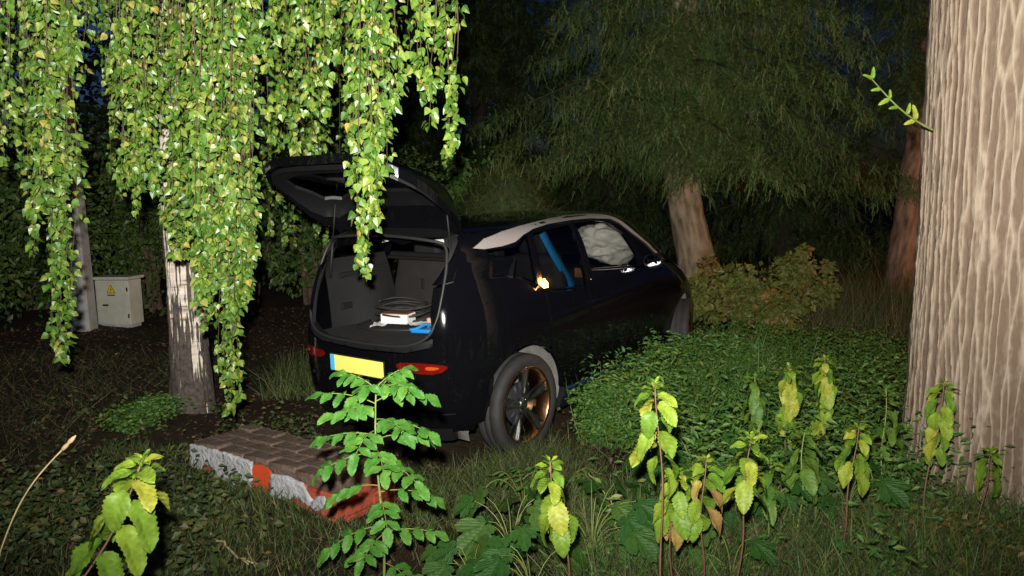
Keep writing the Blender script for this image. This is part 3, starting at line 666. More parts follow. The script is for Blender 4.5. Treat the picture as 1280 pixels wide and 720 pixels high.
def densify(poly, step):
    out = []
    for i in range(len(poly)):
        a, b = np.array(poly[i], float), np.array(poly[(i + 1) % len(poly)], float); m = max(1, int(np.linalg.norm(b - a) / step))
        for k in range(m): out.append(tuple(a + (b - a) * k / m))
    return out
def smooth_poly(poly, it=1):
    for _ in range(it):
        q = []
        for i in range(len(poly)):
            a, b = np.array(poly[i]), np.array(poly[(i + 1) % len(poly)]); q += [tuple(.75 * a + .25 * b), tuple(.25 * a + .75 * b)]
        poly = q
    return poly
def mapper(kind, off, sgn=-1):
    if kind == 'side': return lambda a, b: np.stack([a, sgn * (side_y(a, b) + off), b], 1)
    if kind == 'rear': return lambda a, b: np.stack([rear_x(a, b) - off, a, b], 1)
    if kind == 'front': return lambda a, b: np.stack([front_x(a, b) + off, a, b], 1)
def panel_geo(poly, kind, off=0., thick=.02, holes=(), step=.045, sgn=-1, xf=None):
    poly = densify(poly, step); holes = [densify(h, step) for h in holes]
    P = np.array(poly); lo, hi = P.min(0), P.max(0)
    g = np.stack(np.meshgrid(np.arange(lo[0], hi[0], step), np.arange(lo[1], hi[1], step)), -1).reshape(-1, 2)
    g = g[inpoly(g, poly)]
    for h in holes: g = g[~inpoly(g, h)]
    pts = [Vector(p) for p in poly]; edges = [(i, (i + 1) % len(poly)) for i in range(len(poly))]; n0 = len(poly)
    for h in holes:
        pts += [Vector(p) for p in h]; edges += [(n0 + i, n0 + (i + 1) % len(h)) for i in range(len(h))]; n0 += len(h)
    bd = np.array([p[:] for p in pts])
    if len(g):
        d = np.min(np.linalg.norm(g[:, None] - bd[None], axis=2), axis=1); g = g[d > step * .45]
    pts += [Vector(p) for p in g]
    r = delaunay_2d_cdt(pts, edges, [], 0, 1e-6)
    V2 = np.array([v[:] for v in r[0]]); F = np.array([f for f in r[2] if len(f) == 3]); C = V2[F].mean(1)
    k = inpoly(C, poly)
    for h in holes: k &= ~inpoly(C, h)
    F = F[k]
    A = mapper(kind, off, sgn)(V2[:, 0], V2[:, 1]); B = mapper(kind, off - thick, sgn)(V2[:, 0], V2[:, 1]); n = len(V2)
    if xf is not None: A, B = xf(A), xf(B)
    ed = {}
    for f in F:
        for i in range(3):
            e = (f[i], f[(i + 1) % 3]); ed[tuple(sorted(e))] = ed.get(tuple(sorted(e)), []) + [e]
    rim = [e[0] for e in ed.values() if len(e) == 1]
    V = np.concatenate([A, B, A[[i for e in rim for i in e]], B[[i for e in rim for i in e]]]); m = len(rim)
    Q = np.array([(2 * n + 2 * i, 2 * n + 2 * i + 1, 2 * n + 2 * m + 2 * i + 1, 2 * n + 2 * m + 2 * i) for i in range(m)])
    return V, F, F[:, ::-1] + n, Q
def panel(name, poly, kind, mat, parent=None, **kw):
    V, F, G, Q = panel_geo(poly, kind, **kw)
    return obj(name, npmesh(name, V, [np.concatenate([F, G]), Q], mat, True), parent or car)
def arch(cx, a0, a1, r=.415, cz=.355, n=14): return [(cx + r * math.cos(R_(a)), cz + r * math.sin(R_(a))) for a in np.linspace(a0, a1, n)]
CAR_I = lambda p: p
body = empty('body', (0, 0, 0)); body.parent = car
QW = [(-.35, 1.43), (.07, 1.42), (.16, 1.44), (.24, 1.48), (.30, 1.485), (.225, 1.165), (.1, 1.215), (-.05, 1.25), (-.27, 1.262), (-.47, 1.265)]
RW = [(.36, 1.495), (.88, 1.52), (.865, 1.3), (.825, 1.065), (.34, 1.105), (.275, 1.135)]
FW = [(.93, 1.525), (1.24, 1.525), (1.42, 1.50), (1.60, 1.39), (1.70, 1.22), (1.69, 1.125), (.93, 1.18), (.945, 1.35)]
SU = [(-.27, 1.448), (-.15, 1.50), (.06, 1.533), (.28, 1.552), (.48, 1.562), (.75, 1.572), (1.04, 1.578), (1.31, 1.575), (1.44, 1.567), (1.56, 1.545), (1.66, 1.50), (1.82, 1.39), (2.04, 1.265), (2.14, 1.18)]
SL = [(2.10, 1.18), (1.98, 1.27), (1.775, 1.375), (1.615, 1.475), (1.50, 1.522), (1.2, 1.546), (.93, 1.550), (.61, 1.543), (.39, 1.525), (.24, 1.495), (.12, 1.455), (-.02, 1.44), (-.19, 1.435)]
for sg in (-1, 1):
    K = dict(sgn=sg)
    quarter = [(-.50, .28)] + arch(0, 193, 47) + [(.262, 1.115), (.225, 1.145), (.1, 1.20), (-.05, 1.235), (-.27, 1.247), (-.45, 1.25), (-.56, 1.22), (-.61, 1.05), (-.63, .85), (-.63, .6), (-.6, .4)]
    qp = panel('quarter_panel', quarter, 'side', M['paint'], body, thick=.03, **K)
    rd = panel('rear_door', [(.43, .375)] + arch(0, 6, 44.5, r=.42) + [(.275, 1.115), (.34, 1.085), (.82, 1.045), (.79, .75), (.77, .375)], 'side', M['paint'], thick=.03, off=.001, step=.022, **K)
    fd = panel('front_door', [(.778, .375), (.798, .75), (.83, 1.045), (.93, 1.165), (1.72, 1.105), (1.84, 1.09), (1.80, .7), (1.72, .375)], 'side', M['paint'], thick=.03, off=.0015, step=.022, **K)
    panel('front_fender', [(1.73, .375), (1.81, .7), (1.85, 1.09), (2.15, 1.10), (2.55, 1.04), (2.86, .93), (3.03, .78), (3.08, .6), (3.06, .36)] + arch(2.57, 0, 180), 'side', M['paint'], body, thick=.03, **K)
    panel('sill', [(.44, .20), (.46, .365), (2.13, .365), (2.10, .20)], 'side', M['trim_black'], thick=.06, off=.006, **K)
    panel('sill_accent', [(.50, .350), (.50, .362), (2.05, .362), (2.05, .350)], 'side', M['accent'], thick=.006, off=.011, **K)
    gh = [(-.56, 1.235), (-.43, 1.265), (-.05, 1.25), (.1, 1.215), (.225, 1.16), (.275, 1.122), (.34, 1.095), (.825, 1.055), (.85, 1.07), (.93, 1.172), (1.72, 1.115), (2.15, 1.11), (2.45, 1.08), (2.30, 1.24), (2.06, 1.39), (1.92, 1.48), (1.75, 1.55), (1.45, 1.585), (.9, 1.588), (.3, 1.582), (-.05, 1.57), (-.22, 1.545), (-.33, 1.50), (-.42, 1.40)]
    panel('side_frame', gh, 'side', M['paint'], body, thick=.035, off=-.002, holes=[QW, RW, FW], step=.035, **K)
    for nm, w, par in (('quarter_window', QW, car), ('rear_window', RW, rd), ('front_window', FW, fd)):
        panel(nm, w, 'side', M['glass'], par, thick=.004, off=-.014, **K)
    panel('roof_stripe', SU + SL, 'side', M['stripe'], thick=.006, off=.007, step=.02, **K)
    for dr, (hx0, hx1, hz) in ((fd, (.87, 1.06, .985)), (rd, (.56, .70, .97))):
        panel('door_handle', [(hx0, hz - .012), (hx1, hz - .02), (hx1, hz + .008), (hx0, hz + .014)], 'side', M['paint'], dr, thick=.02, off=.028, **K)
    # arch liners
    for cx in (0, 2.57):
        mb = MB(); a_ = np.linspace(R_(-25), R_(205), 26); V = []
        yo = sg * (side_y(cx, .75) - .012); yi = sg * .52
        for inner in (0, 1):
            for q in a_:
                X, Z = cx + .43 * math.cos(q), .355 + .43 * math.sin(q); V.append((X, yi if inner else sg * (float(side_y(X, max(Z, .2))) - .025), Z))
        F = [(i, i + 1, 26 + i + 1, 26 + i) for i in range(25)]
        V.append((cx, yi, .2)); F += [(26 + i, 26 + i + 1, 52) for i in range(25)]
        mb.add(V, F); mb.build('arch_liner', M['liner'], body, True)
    # door mirror
    mb = MB(); c = np.array([1.68, sg * .945, 1.16]); u_, v_ = np.meshgrid(np.linspace(0, 2 * np.pi, 20, endpoint=False), np.linspace(.0, 1., 7)); 
    V = []; 
    for t in np.linspace(0, 1, 7):
        s_ = math.sqrt(max(0.02, 1 - t ** 2.2)); V += [c + np.array([t * .11, 0.085 * s_ * math.copysign(abs(math.cos(a)) ** .8, math.cos(a)), .062 * s_ * math.copysign(abs(math.sin(a)) ** .8, math.sin(a))]) for a in np.linspace(0, 2 * np.pi, 20, endpoint=False)]
    F = [(i * 20 + j, i * 20 + (j + 1) % 20, (i + 1) * 20 + (j + 1) % 20, (i + 1) * 20 + j) for i in range(6) for j in range(20)]
    mb.add(V, F); mb.tube([(1.80, sg * .82, 1.10), (1.76, sg * .90, 1.13)], .014, 8)
    mir = mb.build('door_mirror', M['trim_black'], car, True)
    mb = MB(); mb.add([c + np.array([.004, 0.074 * math.cos(a), .052 * math.sin(a)]) for a in np.linspace(0, 2 * np.pi, 20, endpoint=False)], [tuple(range(20))])
    mb.build('mirror_glass', M['mirror'], mir)
# charge flap outline on the right flank
panel('charge_flap', smooth_poly([(-.11, .905), (.045, .885), (.07, 1.055), (-.085, 1.08)]), 'side', M['paint'], thick=.008, off=.004)
# roof from the hull's upper levels
V = []; lv = np.concatenate([np.linspace(1.545, 1.60, 14), [1.604, 1.608, 1.611]]); th = np.linspace(0, 2 * np.pi, 90, endpoint=False)
for z in lv:
    xc, xf_, xr_, b_ = _XC, hxf(z), hxr(z), hb(z)
    for a in th:
        c, s = math.cos(a), math.sin(a); n_ = _NF if c > 0 else _NR; rr = (abs(c) ** n_ + abs(s) ** n_) ** (-1 / n_)
        x = xc + (xf_ - xc if c > 0 else xc - xr_) * c * rr
        V.append((max(x, -.26), b_ * s * rr, z))
n = 90; F = [(i * n + j, i * n + (j + 1) % n, (i + 1) * n + (j + 1) % n, (i + 1) * n + j) for i in range(len(lv) - 1) for j in range(n)]
V.append((_XC, 0, 1.612)); cap = [((len(lv) - 1) * n + j, (len(lv) - 1) * n + (j + 1) % n, len(V) - 1) for j in range(n)]
obj('roof', npmesh('roof', V, [np.array(F), np.array(cap)], M['paint'], True), car)
mb = MB(); mb.box((.7, 0, 1.535), (1.7, 1.1, .02), bev=.008); mb.build('headliner', M['trim_grey'], car)
# front end
panel('bonnet', [(-.72, .80), (-.70, 1.0), (-.60, 1.07), (.60, 1.07), (.70, 1.0), (.72, .80)], 'front', M['paint'], body, thick=.02)
panel('front_bumper', [(-.78, .25), (-.80, .79), (.80, .79), (.78, .25)], 'front', M['paint'], body, thick=.03)
panel('windscreen', [(-.68, 1.085), (-.60, 1.5), (-.3, 1.555), (.3, 1.555), (.60, 1.5), (.68, 1.085)], 'front', M['glass'], car, thick=.005)
# rear end
bmp = panel('rear_bumper', [(-.80, .33), (-.60, .25), (.60, .25), (.80, .33), (.825, .60), (.81, .86), (.66, .865), (.56, .835), (.42, .80), (0, .785), (-.42, .80), (-.56, .835), (-.66, .865), (-.81, .86), (-.825, .60)], 'rear', M['paint'], car, thick=.04, off=.004, step=.035)
panel('lower_valance', [(-.62, .20), (-.66, .30), (.66, .30), (.62, .20)], 'rear', M['trim_black'], bmp, thick=.05, off=.010)
panel('bumper_crease', smooth_poly([(-.70, .40), (-.70, .415), (.70, .415), (.70, .40)]), 'rear', M['trim_black'], bmp, thick=.01, off=.007)
for sg in (-1, 1):
    panel('rear_pillar', [(sg * .655, .87), (sg * .805, .87), (sg * .80, 1.05), (sg * .77, 1.2), (sg * .725, 1.35), (sg * .67, 1.47), (sg * .64, 1.53), (sg * .56, 1.545), (sg * .625, 1.47), (sg * .655, 1.35), (sg * .675, 1.1), (sg * .665, .95)], 'rear', M['paint'], body, thick=.03, off=-.001, step=.03)
    # aperture return: gutter running inside the opening
    panel('aperture_frame', [(sg * .60, .86), (sg * .655, .87), (sg * .665, .95), (sg * .675, 1.1), (sg * .655, 1.35), (sg * .625, 1.47), (sg * .56, 1.545), (sg * .52, 1.52), (sg * .585, 1.45), (sg * .615, 1.33), (sg * .63, 1.1), (sg * .61, .95)], 'rear', M['trim_grey'], body, thick=.03, off=-.03, step=.03)
    lens = [(sg * .37, .695), (sg * .35, .74), (sg * .52, .752), (sg * .66, .742), (sg * .70, .722), (sg * .65, .678), (sg * .5, .682)]
    tl_ = panel('tail_light', smooth_poly(lens), 'rear', M['red_lens'], bmp, thick=.012, off=.012, step=.02)
    panel('indicator_lens', smooth_poly([(sg * .575, .708), (sg * .575, .73), (sg * .635, .728), (sg * .66, .718), (sg * .625, .706)]), 'rear', M['amber_lens'], bmp, thick=.006, off=.0155, step=.02)
    mb = MB(); mb.tube([(float(rear_x(.47, .57)) - .006, sg * .50, .575), (float(rear_x(.47, .57)) - .010, sg * .50, .575)], .012, 12); mb.build('sensor', M['trim_black'], bmp)
panel('aperture_sill', [(-.64, .865), (-.56, .84), (-.42, .805), (0, .79), (.42, .805), (.56, .84), (.64, .865), (.60, .90), (.5, .865), (.38, .835), (0, .825), (-.38, .835), (-.5, .865), (-.60, .90)], 'rear', M['trim_black'], body, thick=.06, off=-.012, step=.03)
panel('aperture_header', [(-.53, 1.525), (-.50, 1.57), (.50, 1.57), (.53, 1.525)], 'rear', M['trim_black'], body, thick=.05, off=-.06, step=.04)
# rubber seal round the opening
ap = [(.0, .828), (.38, .838), (.5, .868), (.585, .92), (.615, 1.0), (.63, 1.1), (.62, 1.3), (.59, 1.44), (.53, 1.515), (0, 1.545)]
loop = ap + [(-y, z) for y, z in ap[-2:0:-1]]; loop = smooth_poly(loop, 2)
sl_p = [(float(rear_x(y, z)) + .012, y, z) for y, z in loop]; sl_p.append(sl_p[0])
mb = MB(); mb.tube(sl_p, .011, 8, False); mb.build('boot_seal', M['seal'], body, True)
# number plate, blank under the flash
pl = MB(); pl.box((-.738, 0, .68), (.008, .54, .128), bev=.003); plate = pl.build('number_plate', M['trim_black'], car); plate['label'] = 'yellow number plate with a pale blue band'
pl = MB(); pl.box((-.744, 0, .68), (.004, .52, .11), bev=.0015); pl.build('plate_face', M['plate_yellow'], plate)
pl = MB(); pl.box((-.7475, .238, .68), (.003, .042, .108)); pl.build('plate_band', M['plate_blue'], plate)
pl = MB(); pl.box((-.745, .13, .606), (.004, .13, .012)); pl.build('plate_strip', M['pale_trim'], plate)
# tailgate, built shut and swung up about its hinge
HX, HZ, HA = -.25, 1.575, R_(93)
def swing(P):
    dx, dz = P[:, 0] - HX, P[:, 2] - HZ; c, s = math.cos(HA), math.sin(HA)
    return np.stack([HX + dx * c + dz * s, P[:, 1], HZ - dx * s + dz * c], 1)
TG = [(0, .795), (.3, .80), (.43, .812), (.55, .85), (.63, .93), (.67, 1.05), (.69, 1.2), (.685, 1.32), (.66, 1.43), (.60, 1.53), (.50, 1.565), (.3, 1.578), (0, 1.582)]
TG = TG + [(-y, z) for y, z in TG[-2:0:-1]]
tgo = empty('tailgate', (0, 0, 0)); tgo.parent = car
panel('outer_skin', TG, 'rear', M['paint'], tgo, off=.003, thick=.055, step=.035, xf=swing)
IN = [(y * .955, .835 + (z - .795) * .90) for y, z in TG]
WN = [(-.54, 1.00), (-.58, 1.12), (-.56, 1.36), (-.48, 1.45), (.48, 1.45), (.56, 1.36), (.58, 1.12), (.54, 1.00), (.3, .98), (-.3, .98)]
panel('inner_trim', IN, 'rear', M['hatch_trim'], tgo, off=-.056, thick=.03, holes=[WN], step=.035, xf=swing)
panel('tailgate_glass', WN, 'rear', M['dark_glass'], tgo, off=-.060, thick=.004, step=.05, xf=swing)
panel('spoiler_lip', [(-.60, 1.45), (-.56, 1.50), (.56, 1.50), (.60, 1.45)], 'rear', M['paint'], tgo, off=.018, thick=.016, step=.04, xf=swing)
panel('grab_handle', smooth_poly([(-.28, .90), (-.28, .95), (-.12, .95), (-.12, .90)]), 'rear', M['trim_black'], tgo, off=-.07, thick=.02, step=.03, xf=swing)
panel('latch', [(-.04, .84), (-.04, .885), (.04, .885), (.04, .84)], 'rear', M['alloy'], tgo, off=-.074, thick=.01, step=.03, xf=swing)
for sg in (-1, 1):
    e = swing(np.array([[float(rear_x(.54, 1.44)) + .055, sg * .54, 1.44]]))[0]; s0 = np.array([-.41, sg * .615, 1.20])
    mb = MB(); mid = s0 + (e - s0) * .55; mb.tube([s0, mid], .011, 8); mb.tube([mid, e], .006, 8); mb.build('gas_strut', M['trim_grey'], tgo, True)
# boot tub
def quad_shell(name, pts, mat, thick=.015, parent=None):
    P = np.array(pts, float); n_ = np.cross(P[1] - P[0], P[3] - P[0]); n_ /= np.linalg.norm(n_)
    mb = MB(); mb.add(np.concatenate([P, P - n_ * thick]), [(0, 1, 2, 3), (7, 6, 5, 4), (0, 4, 5, 1), (1, 5, 6, 2), (2, 6, 7, 3), (3, 7, 4, 0)])
    return mb.build(name, mat, parent or car)
boot = empty('boot', (0, 0, 0)); boot.parent = car
FZ = .83
mb = MB(); xs = np.linspace(-.655, .16, 26); ys = np.linspace(-.62, .62, 34); V = []
for x in xs:
    for y in ys: V.append((max(x, float(rear_x(abs(y) + .02, .83)) + .05), y, FZ + .006 * mnoise.noise(Vector((x * 5, y * 5, 0))) - .012 * math.exp(-((abs(y) - .45) / .02) ** 2)))
F = [(i * 34 + j, (i + 1) * 34 + j, (i + 1) * 34 + j + 1, i * 34 + j + 1) for i in range(25) for j in range(33)]
mb.add(V, F); mb.build('boot_floor', M['carpet'], boot, True)
for sg in (-1, 1):
    mb = MB(); V = []; nx_, nz_ = 18, 10
    for i in range(nx_):
        for j in range(nz_):
            x = -.44 + .62 * i / (nx_ - 1); t = j / (nz_ - 1); z = FZ - .01 + (.52) * t
            y = .60 + .05 * t ** 2 - .10 * math.exp(-((x - .05) / .28) ** 2) * (1 - t) ** .7
            V.append((x, sg * min(y, float(side_y(x, z)) - .05), z))
    mb.add(V, [(i * nz_ + j, (i + 1) * nz_ + j, (i + 1) * nz_ + j + 1, i * nz_ + j + 1) for i in range(nx_ - 1) for j in range(nz_ - 1)]); mb.build('side_trim', M['trim_grey'], boot, True)
    mb = MB(); mb.tube([(-.34, sg * .585, 1.21), (.12, sg * .60, 1.235)], .018, 8); mb.box((-.10, sg * .60, 1.215), (.44, .05, .03), bev=.008); mb.build('cover_rail', M['trim_grey'], boot)
    mb = MB(); mb.box((-.3, sg * .578, .98), (.10, .02, .05), bev=.008); mb.build('tie_hook', M['trim_black'], boot)
# rear seat backs (split), with release strap, and blind above them
for y0, y1 in ((-.585, -.01), (.01, .585)):
    mb = MB(); V = []; a_, b_ = 12, 12
    for i in range(a_):
        for j in range(b_):
            s, t = i / (a_ - 1), j / (b_ - 1); y = y0 + (y1 - y0) * s; puff = .03 * (math.sin(math.pi * s) ** .4) * (math.sin(math.pi * t) ** .4)
            V.append((.135 + .16 * t - puff, y, FZ - .02 + .52 * t))
    mb.add(V, [(i * b_ + j, (i + 1) * b_ + j, (i + 1) * b_ + j + 1, i * b_ + j + 1) for i in range(a_ - 1) for j in range(b_ - 1)])
    sbk = mb.build('rear_seat_back', M['seat'], car, True)
    mb = MB(); mb.box((.185, (y0 + y1) / 2 - .05, 1.10), (.012, .03, .085), bev=.004); mb.build('release_strap', M['trim_black'], sbk)
    mb = MB(); mb.box((.33, (y0 + y1) / 2, 1.36), (.10, .26, .13), bev=.03); mb.build('headrest', M['trim_grey'], sbk)
mb = MB(); mb.tube([(.22, -.60, 1.315), (.22, .60, 1.315)], .028, 12); mb.box((.20, 0, 1.30), (.09, 1.18, .02), bev=.006); mb.build('roller_blind', M['trim_black'], boot)
# pale folded luggage cover bar under the header, its ends turned down
prof = [(-.60, 1.435), (-.48, 1.45), (-.40, 1.455), (-.30, 1.475), (.30, 1.475), (.38, 1.455), (.46, 1.45)]
mb = MB(); pts = []
for i in range(30):
    y = -.33 + .70 * i / 29; e = min((y + .33), (.37 - y)); pts.append((y, 1.455 + .0 * e, 1.50 + .012 * math.sin(math.pi * i / 29)))
V = []
for y, z0, z1 in pts:
    e = min(y + .33, .37 - y); zb = z0 - .02 * max(0, 1 - e / .10) + .006
    V += [(-.10, y, zb), (-.10, y, z1), (-.085, y, z1), (-.085, y, zb)]
F = [(i * 4 + j, (i + 1) * 4 + j, (i + 1) * 4 + (j + 1) % 4, i * 4 + (j + 1) % 4) for i in range(29) for j in range(4)] + [(0, 1, 2, 3), (119, 118, 117, 116)]
mb.add(V, F); mb.build('pale_header_trim', M['pale_trim'], boot)
# cabin: floor, dash, seats, belt, airbag
mb = MB(); mb.box((1.3, 0, .30), (2.9, 1.5, .06)); mb.build('underfloor', M['trim_black'], body)
mb = MB(); mb.box((-.25, 0, .52), (.7, 1.0, .40), bev=.05); mb.build('drive_unit_cover', M['trim_black'], body)
dash = MB(); dash.box((2.08, 0, .93), (.40, 1.42, .20), bev=.06); dsh = dash.build('dashboard', M['trim_grey'], car, True)
mb = MB(); mb.box((1.875, -.35, 1.0), (.03, .60, .09), bev=.012); mb.build('dash_veneer', M['wood'], dsh, True)
mb = MB(); a_ = np.linspace(0, 6.283, 33); tl2 = _rot(0, R_(-25), 0); mb.tube([np.array([1.66, .36, 1.02]) + tl2 @ np.array([0, .185 * math.cos(q), .185 * math.sin(q)]) for q in a_], .014, 8, False); mb.build('steering_wheel', M['trim_black'], dsh, True)
for sg in (-1, 1):
    seat = empty('front_seat', (0, 0, 0)); seat.parent = car
    mb = MB(); mb.box((1.22, sg * .36, .66), (.52, .48, .14), bev=.05); mb.build('cushion', M['seat'], seat, True)
    mb = MB(); mb.box((.93, sg * .36, .99), (.12, .46, .62), rot=_rot(0, R_(-18), 0), bev=.05); mb.build('backrest', M['seat'], seat, True)
    mb = MB(); mb.box((.82, sg * .36, 1.37), (.09, .26, .16), rot=_rot(0, R_(-12), 0), bev=.035); mb.build('headrest', M['seat'], seat, True)
    # blue belt / seat edge band
    t = np.linspace(0, 1, 14); cx = .66 + .40 * t - .05 * np.sin(t * np.pi); cz = 1.47 - .46 * t; cy = sg * (.56 + .03 * np.sin(t * np.pi))
    V = []
    for i in range(14):
        w = .034; V += [(cx[i] - w, cy[i] - .004 * sg, cz[i] - w * .3), (cx[i] + w, cy[i] + .008 * sg, cz[i] + w * .3), (cx[i] + w, cy[i] + .012 * sg, cz[i] + w * .3), (cx[i] - w, cy[i], cz[i] - w * .3)]
    mb = MB(); mb.add(V, [(i * 4 + j, (i + 1) * 4 + j, (i + 1) * 4 + (j + 1) % 4, i * 4 + (j + 1) % 4) for i in range(13) for j in range(4)])
    bo = mb.build('seat_belt', M['blue'], seat, True); bo['label'] = 'bright blue seat belt band'
mb = MB(); mb.box((.45, 0, .62), (.50, 1.1, .14), bev=.05); mb.build('rear_bench', M['seat'], car, True)
quad_shell('pillar_trim', [(.50, .66, 1.16), (.72, .66, 1.02), (.88, .64, 1.32), (.56, .62, 1.42)], M['pale_trim'])
# burst airbag: crumpled cloth bag
bm = bmesh.new(); bmesh.ops.create_icosphere(bm, subdivisions=5, radius=1)
for v in bm.verts:
    d = v.co.normalized(); k = 1.05 + .28 * mnoise.noise(d * 1.6) - .38 * abs(mnoise.noise(d * 2.1 + Vector((3, 1, 7)))) - .12 * abs(mnoise.noise(Vector((d.x * 3, d.y * 3, d.z * 9))))
    v.co = Vector((d.x * .33 * k, d.y * .24 * k, d.z * .185 * k))
me = bpy.data.meshes.new('airbag'); bm.to_mesh(me); bm.free(); me.materials.append(M['airbag'])
for p_ in me.polygons: p_.use_smooth = True
ab = obj('airbag', me, car); ab.location = (1.86, -.42, 1.29); ab.rotation_euler = (0, R_(12), 0); ab['label'] = 'burst crumpled white airbag'

# wheels
def wheel(x, y, sg, steer=0., tw=.185):
    w = empty('wheel', (x, y, .352)); w.parent = car; w.rotation_euler = (0, 0, steer)
    h = tw / 2
    mb = MB(); mb.lathe([(.262, -h * .80), (.285, -h * .96), (.315, -h), (.338, -h * .92), (.349, -h * .72), (.351, -h * .3), (.346, -h * .28), (.346, -h * .22), (.352, -h * .2), (.352, h * .2), (.346, h * .22), (.346, h * .28), (.351, h * .3), (.349, h * .72), (.338, h * .92), (.315, h), (.285, h * .96), (.262, h * .80)], 'y', 56); mb.build('tyre', M['rubber'], w, True)
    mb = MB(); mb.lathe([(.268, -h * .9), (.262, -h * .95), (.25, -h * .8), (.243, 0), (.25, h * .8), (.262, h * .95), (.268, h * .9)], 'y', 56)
    rim = mb.build('rim', M['rim_lamp_tint'], w, True)
    o_ = sg * h * .80
    for k in range(5):
        a = k * 6.283 / 5 + .35
        for da, mt, wd, z1 in ((-.16, 'alloy', .016, .0), (.16, 'alloy', .016, 0), (0, 'alloy_black', .05, -.012)):
            mb = MB(); r0, r1 = .045, .25; A0, A1 = a + da * .5, a + da
            p0 = np.array([r0 * math.cos(A0), o_ * .72 + z1 * sg, r0 * math.sin(A0)]); p1 = np.array([r1 * math.cos(A1), o_ + z1 * sg, r1 * math.sin(A1)])
            d = (p1 - p0) / np.linalg.norm(p1 - p0); u_ = np.array([0, 1., 0]); sd = np.cross(d, u_); wd2 = wd
            V = []
            for t in np.linspace(0, 1, 5):
                c = p0 + (p1 - p0) * t; ww = wd2 * (.7 + .5 * t) * .5
                V += [c - sd * ww - u_ * sg * .025, c - sd * ww * .8, c + sd * ww * .8, c + sd * ww - u_ * sg * .025]
            mb.add(V, [(i * 4 + j, (i + 1) * 4 + j, (i + 1) * 4 + (j + 1) % 4, i * 4 + (j + 1) % 4) for i in range(4) for j in range(4)] + [(0, 1, 2, 3), (19, 18, 17, 16)])
            mb.build('spoke', M[mt], w)
    mb = MB(); mb.lathe([(.001, o_ * .80), (.03, o_ * .80), (.046, o_ * .72), (.05, o_ * .5)], 'y', 24); mb.build('hub_cap', M['alloy'], w, True)
    mb = MB(); mb.lathe([(.02, 0), (.15, 0), (.15, sg * .02), (.02, sg * .02)], 'y', 30); mb.build('brake_disc', M['alloy_black'], w, True)
    return w
wheel(0, -.785, -1, tw=.195); wheel(0, .785, 1, tw=.195); wheel(2.57, -.765, -1, R_(22)); wheel(2.57, .765, 1, R_(22))

# things lying in the boot (top-level; placed in car space)
def to_world(p): return CAR_T + CAR_R @ np.array(p, float)
def in_boot(name, mb, mat, p, rz, label, cat, smooth=False):
    o = mb.build(name, mat, None, smooth); o.matrix_world = Matrix.Translation(Vector(to_world(p))) @ Matrix(CAR_R.tolist()).to_4x4() @ Matrix.Rotation(rz, 4, 'Z'); tag(o, label, cat); return o
mb = MB(); t = np.linspace(0, 6.283 * 6.3, 220); rr = .185 + .015 * np.sin(t * 1.7) + .012 * np.cos(t * .43)
P = np.stack([rr * .85 * np.cos(t) + .02 * np.sin(t * .31), rr * 1.15 * np.sin(t), .012 + .024 * t / 6.283 + .012 * np.sin(t * .5) + .008 * np.sin(t * 3)], 1); mb.tube(P, .0085, 6)
cable = in_boot('charging_cable', mb, M['rubber'], (-.03, .24, FZ + .004), .3, 'coiled black charging cable on the boot floor', 'cable', True)
mb = MB(); t = np.linspace(0, 1, 30)[:, None]; q = np.array([(.0, .30, .01), (-.22, .26, .01), (-.30, .02, .012), (-.24, -.24, .012), (-.08, -.40, .03), (.06, -.46, .09)])
tt = np.linspace(0, 5, 40); P = np.stack([np.interp(tt, range(6), q[:, k]) for k in range(3)], 1)
for k in range(3): P[2:-2, k] = np.convolve(P[:, k], np.ones(5) / 5, 'valid')
mb.tube(P, .009, 6); in_boot('loose_cable', mb, M['seal'], (-.10, .22, FZ + .004), .1, 'loose grey hose looping in front of the coiled cable', 'cable', True)
bxE = empty('paper_box', tuple(to_world((-.15, .19, FZ + .03)))); bxE.rotation_euler = (Matrix(CAR_R.tolist()) @ Matrix.Rotation(.28, 3, 'Z')).to_euler(); tag(bxE, 'small white box with a reddish brown lid among the cables', 'box')
mb = MB(); mb.box((0, 0, .035), (.13, .22, .07), bev=.003); mb.build('carton', M['white_paper'], bxE)
mb = MB(); mb.box((0.004, 0, .074), (.125, .212, .006)); mb.build('lid', M['card_brown'], bxE)
for k, (p, rz, s, lab) in enumerate([((-.24, .30, FZ + .012), .6, (.16, .11), 'creased white paper sheet left of the small box'), ((-.12, -.02, FZ + .03), -.2, (.20, .12), 'crumpled white paper right of the small box'), ((-.06, -.12, FZ + .045), .9, (.12, .10), 'pale paper scrap near the right wall of the boot')]):
    mb = MB(); V = [(s[0] * (i / 5 - .5), s[1] * (j / 5 - .5), .018 * mnoise.noise(Vector((i * .9 + k * 7, j * .9, 0))) + .01) for i in range(6) for j in range(6)]
    mb.add(V, [(i * 6 + j, (i + 1) * 6 + j, (i + 1) * 6 + j + 1, i * 6 + j + 1) for i in range(5) for j in range(5)]); in_boot('paper_sheet', mb, M['white_paper'], p, rz, lab, 'paper')
mb = MB(); t = np.linspace(0, 1, 12); mb.box((0, 0, .02), (.10, .19, .03), bev=.012); mb.tube([(-.05 + .02 * math.sin(q * 3), -.10 + .2 * q, .05 + .02 * math.sin(q * 5)) for q in t], .012, 6)
in_boot('blue_pouch', mb, M['blue'], (-.27, -.20, FZ + .008), .35, 'bright blue pouch in the right corner of the boot', 'pouch', True)
mb = MB(); mb.box((0, 0, .035), (.05, .06, .07), bev=.01); in_boot('beige_pack', mb, simple('beige', (.55, .36, .25), .7), (-.17, -.17, FZ + .03), .2, 'small beige pack above the blue pouch', 'pack')
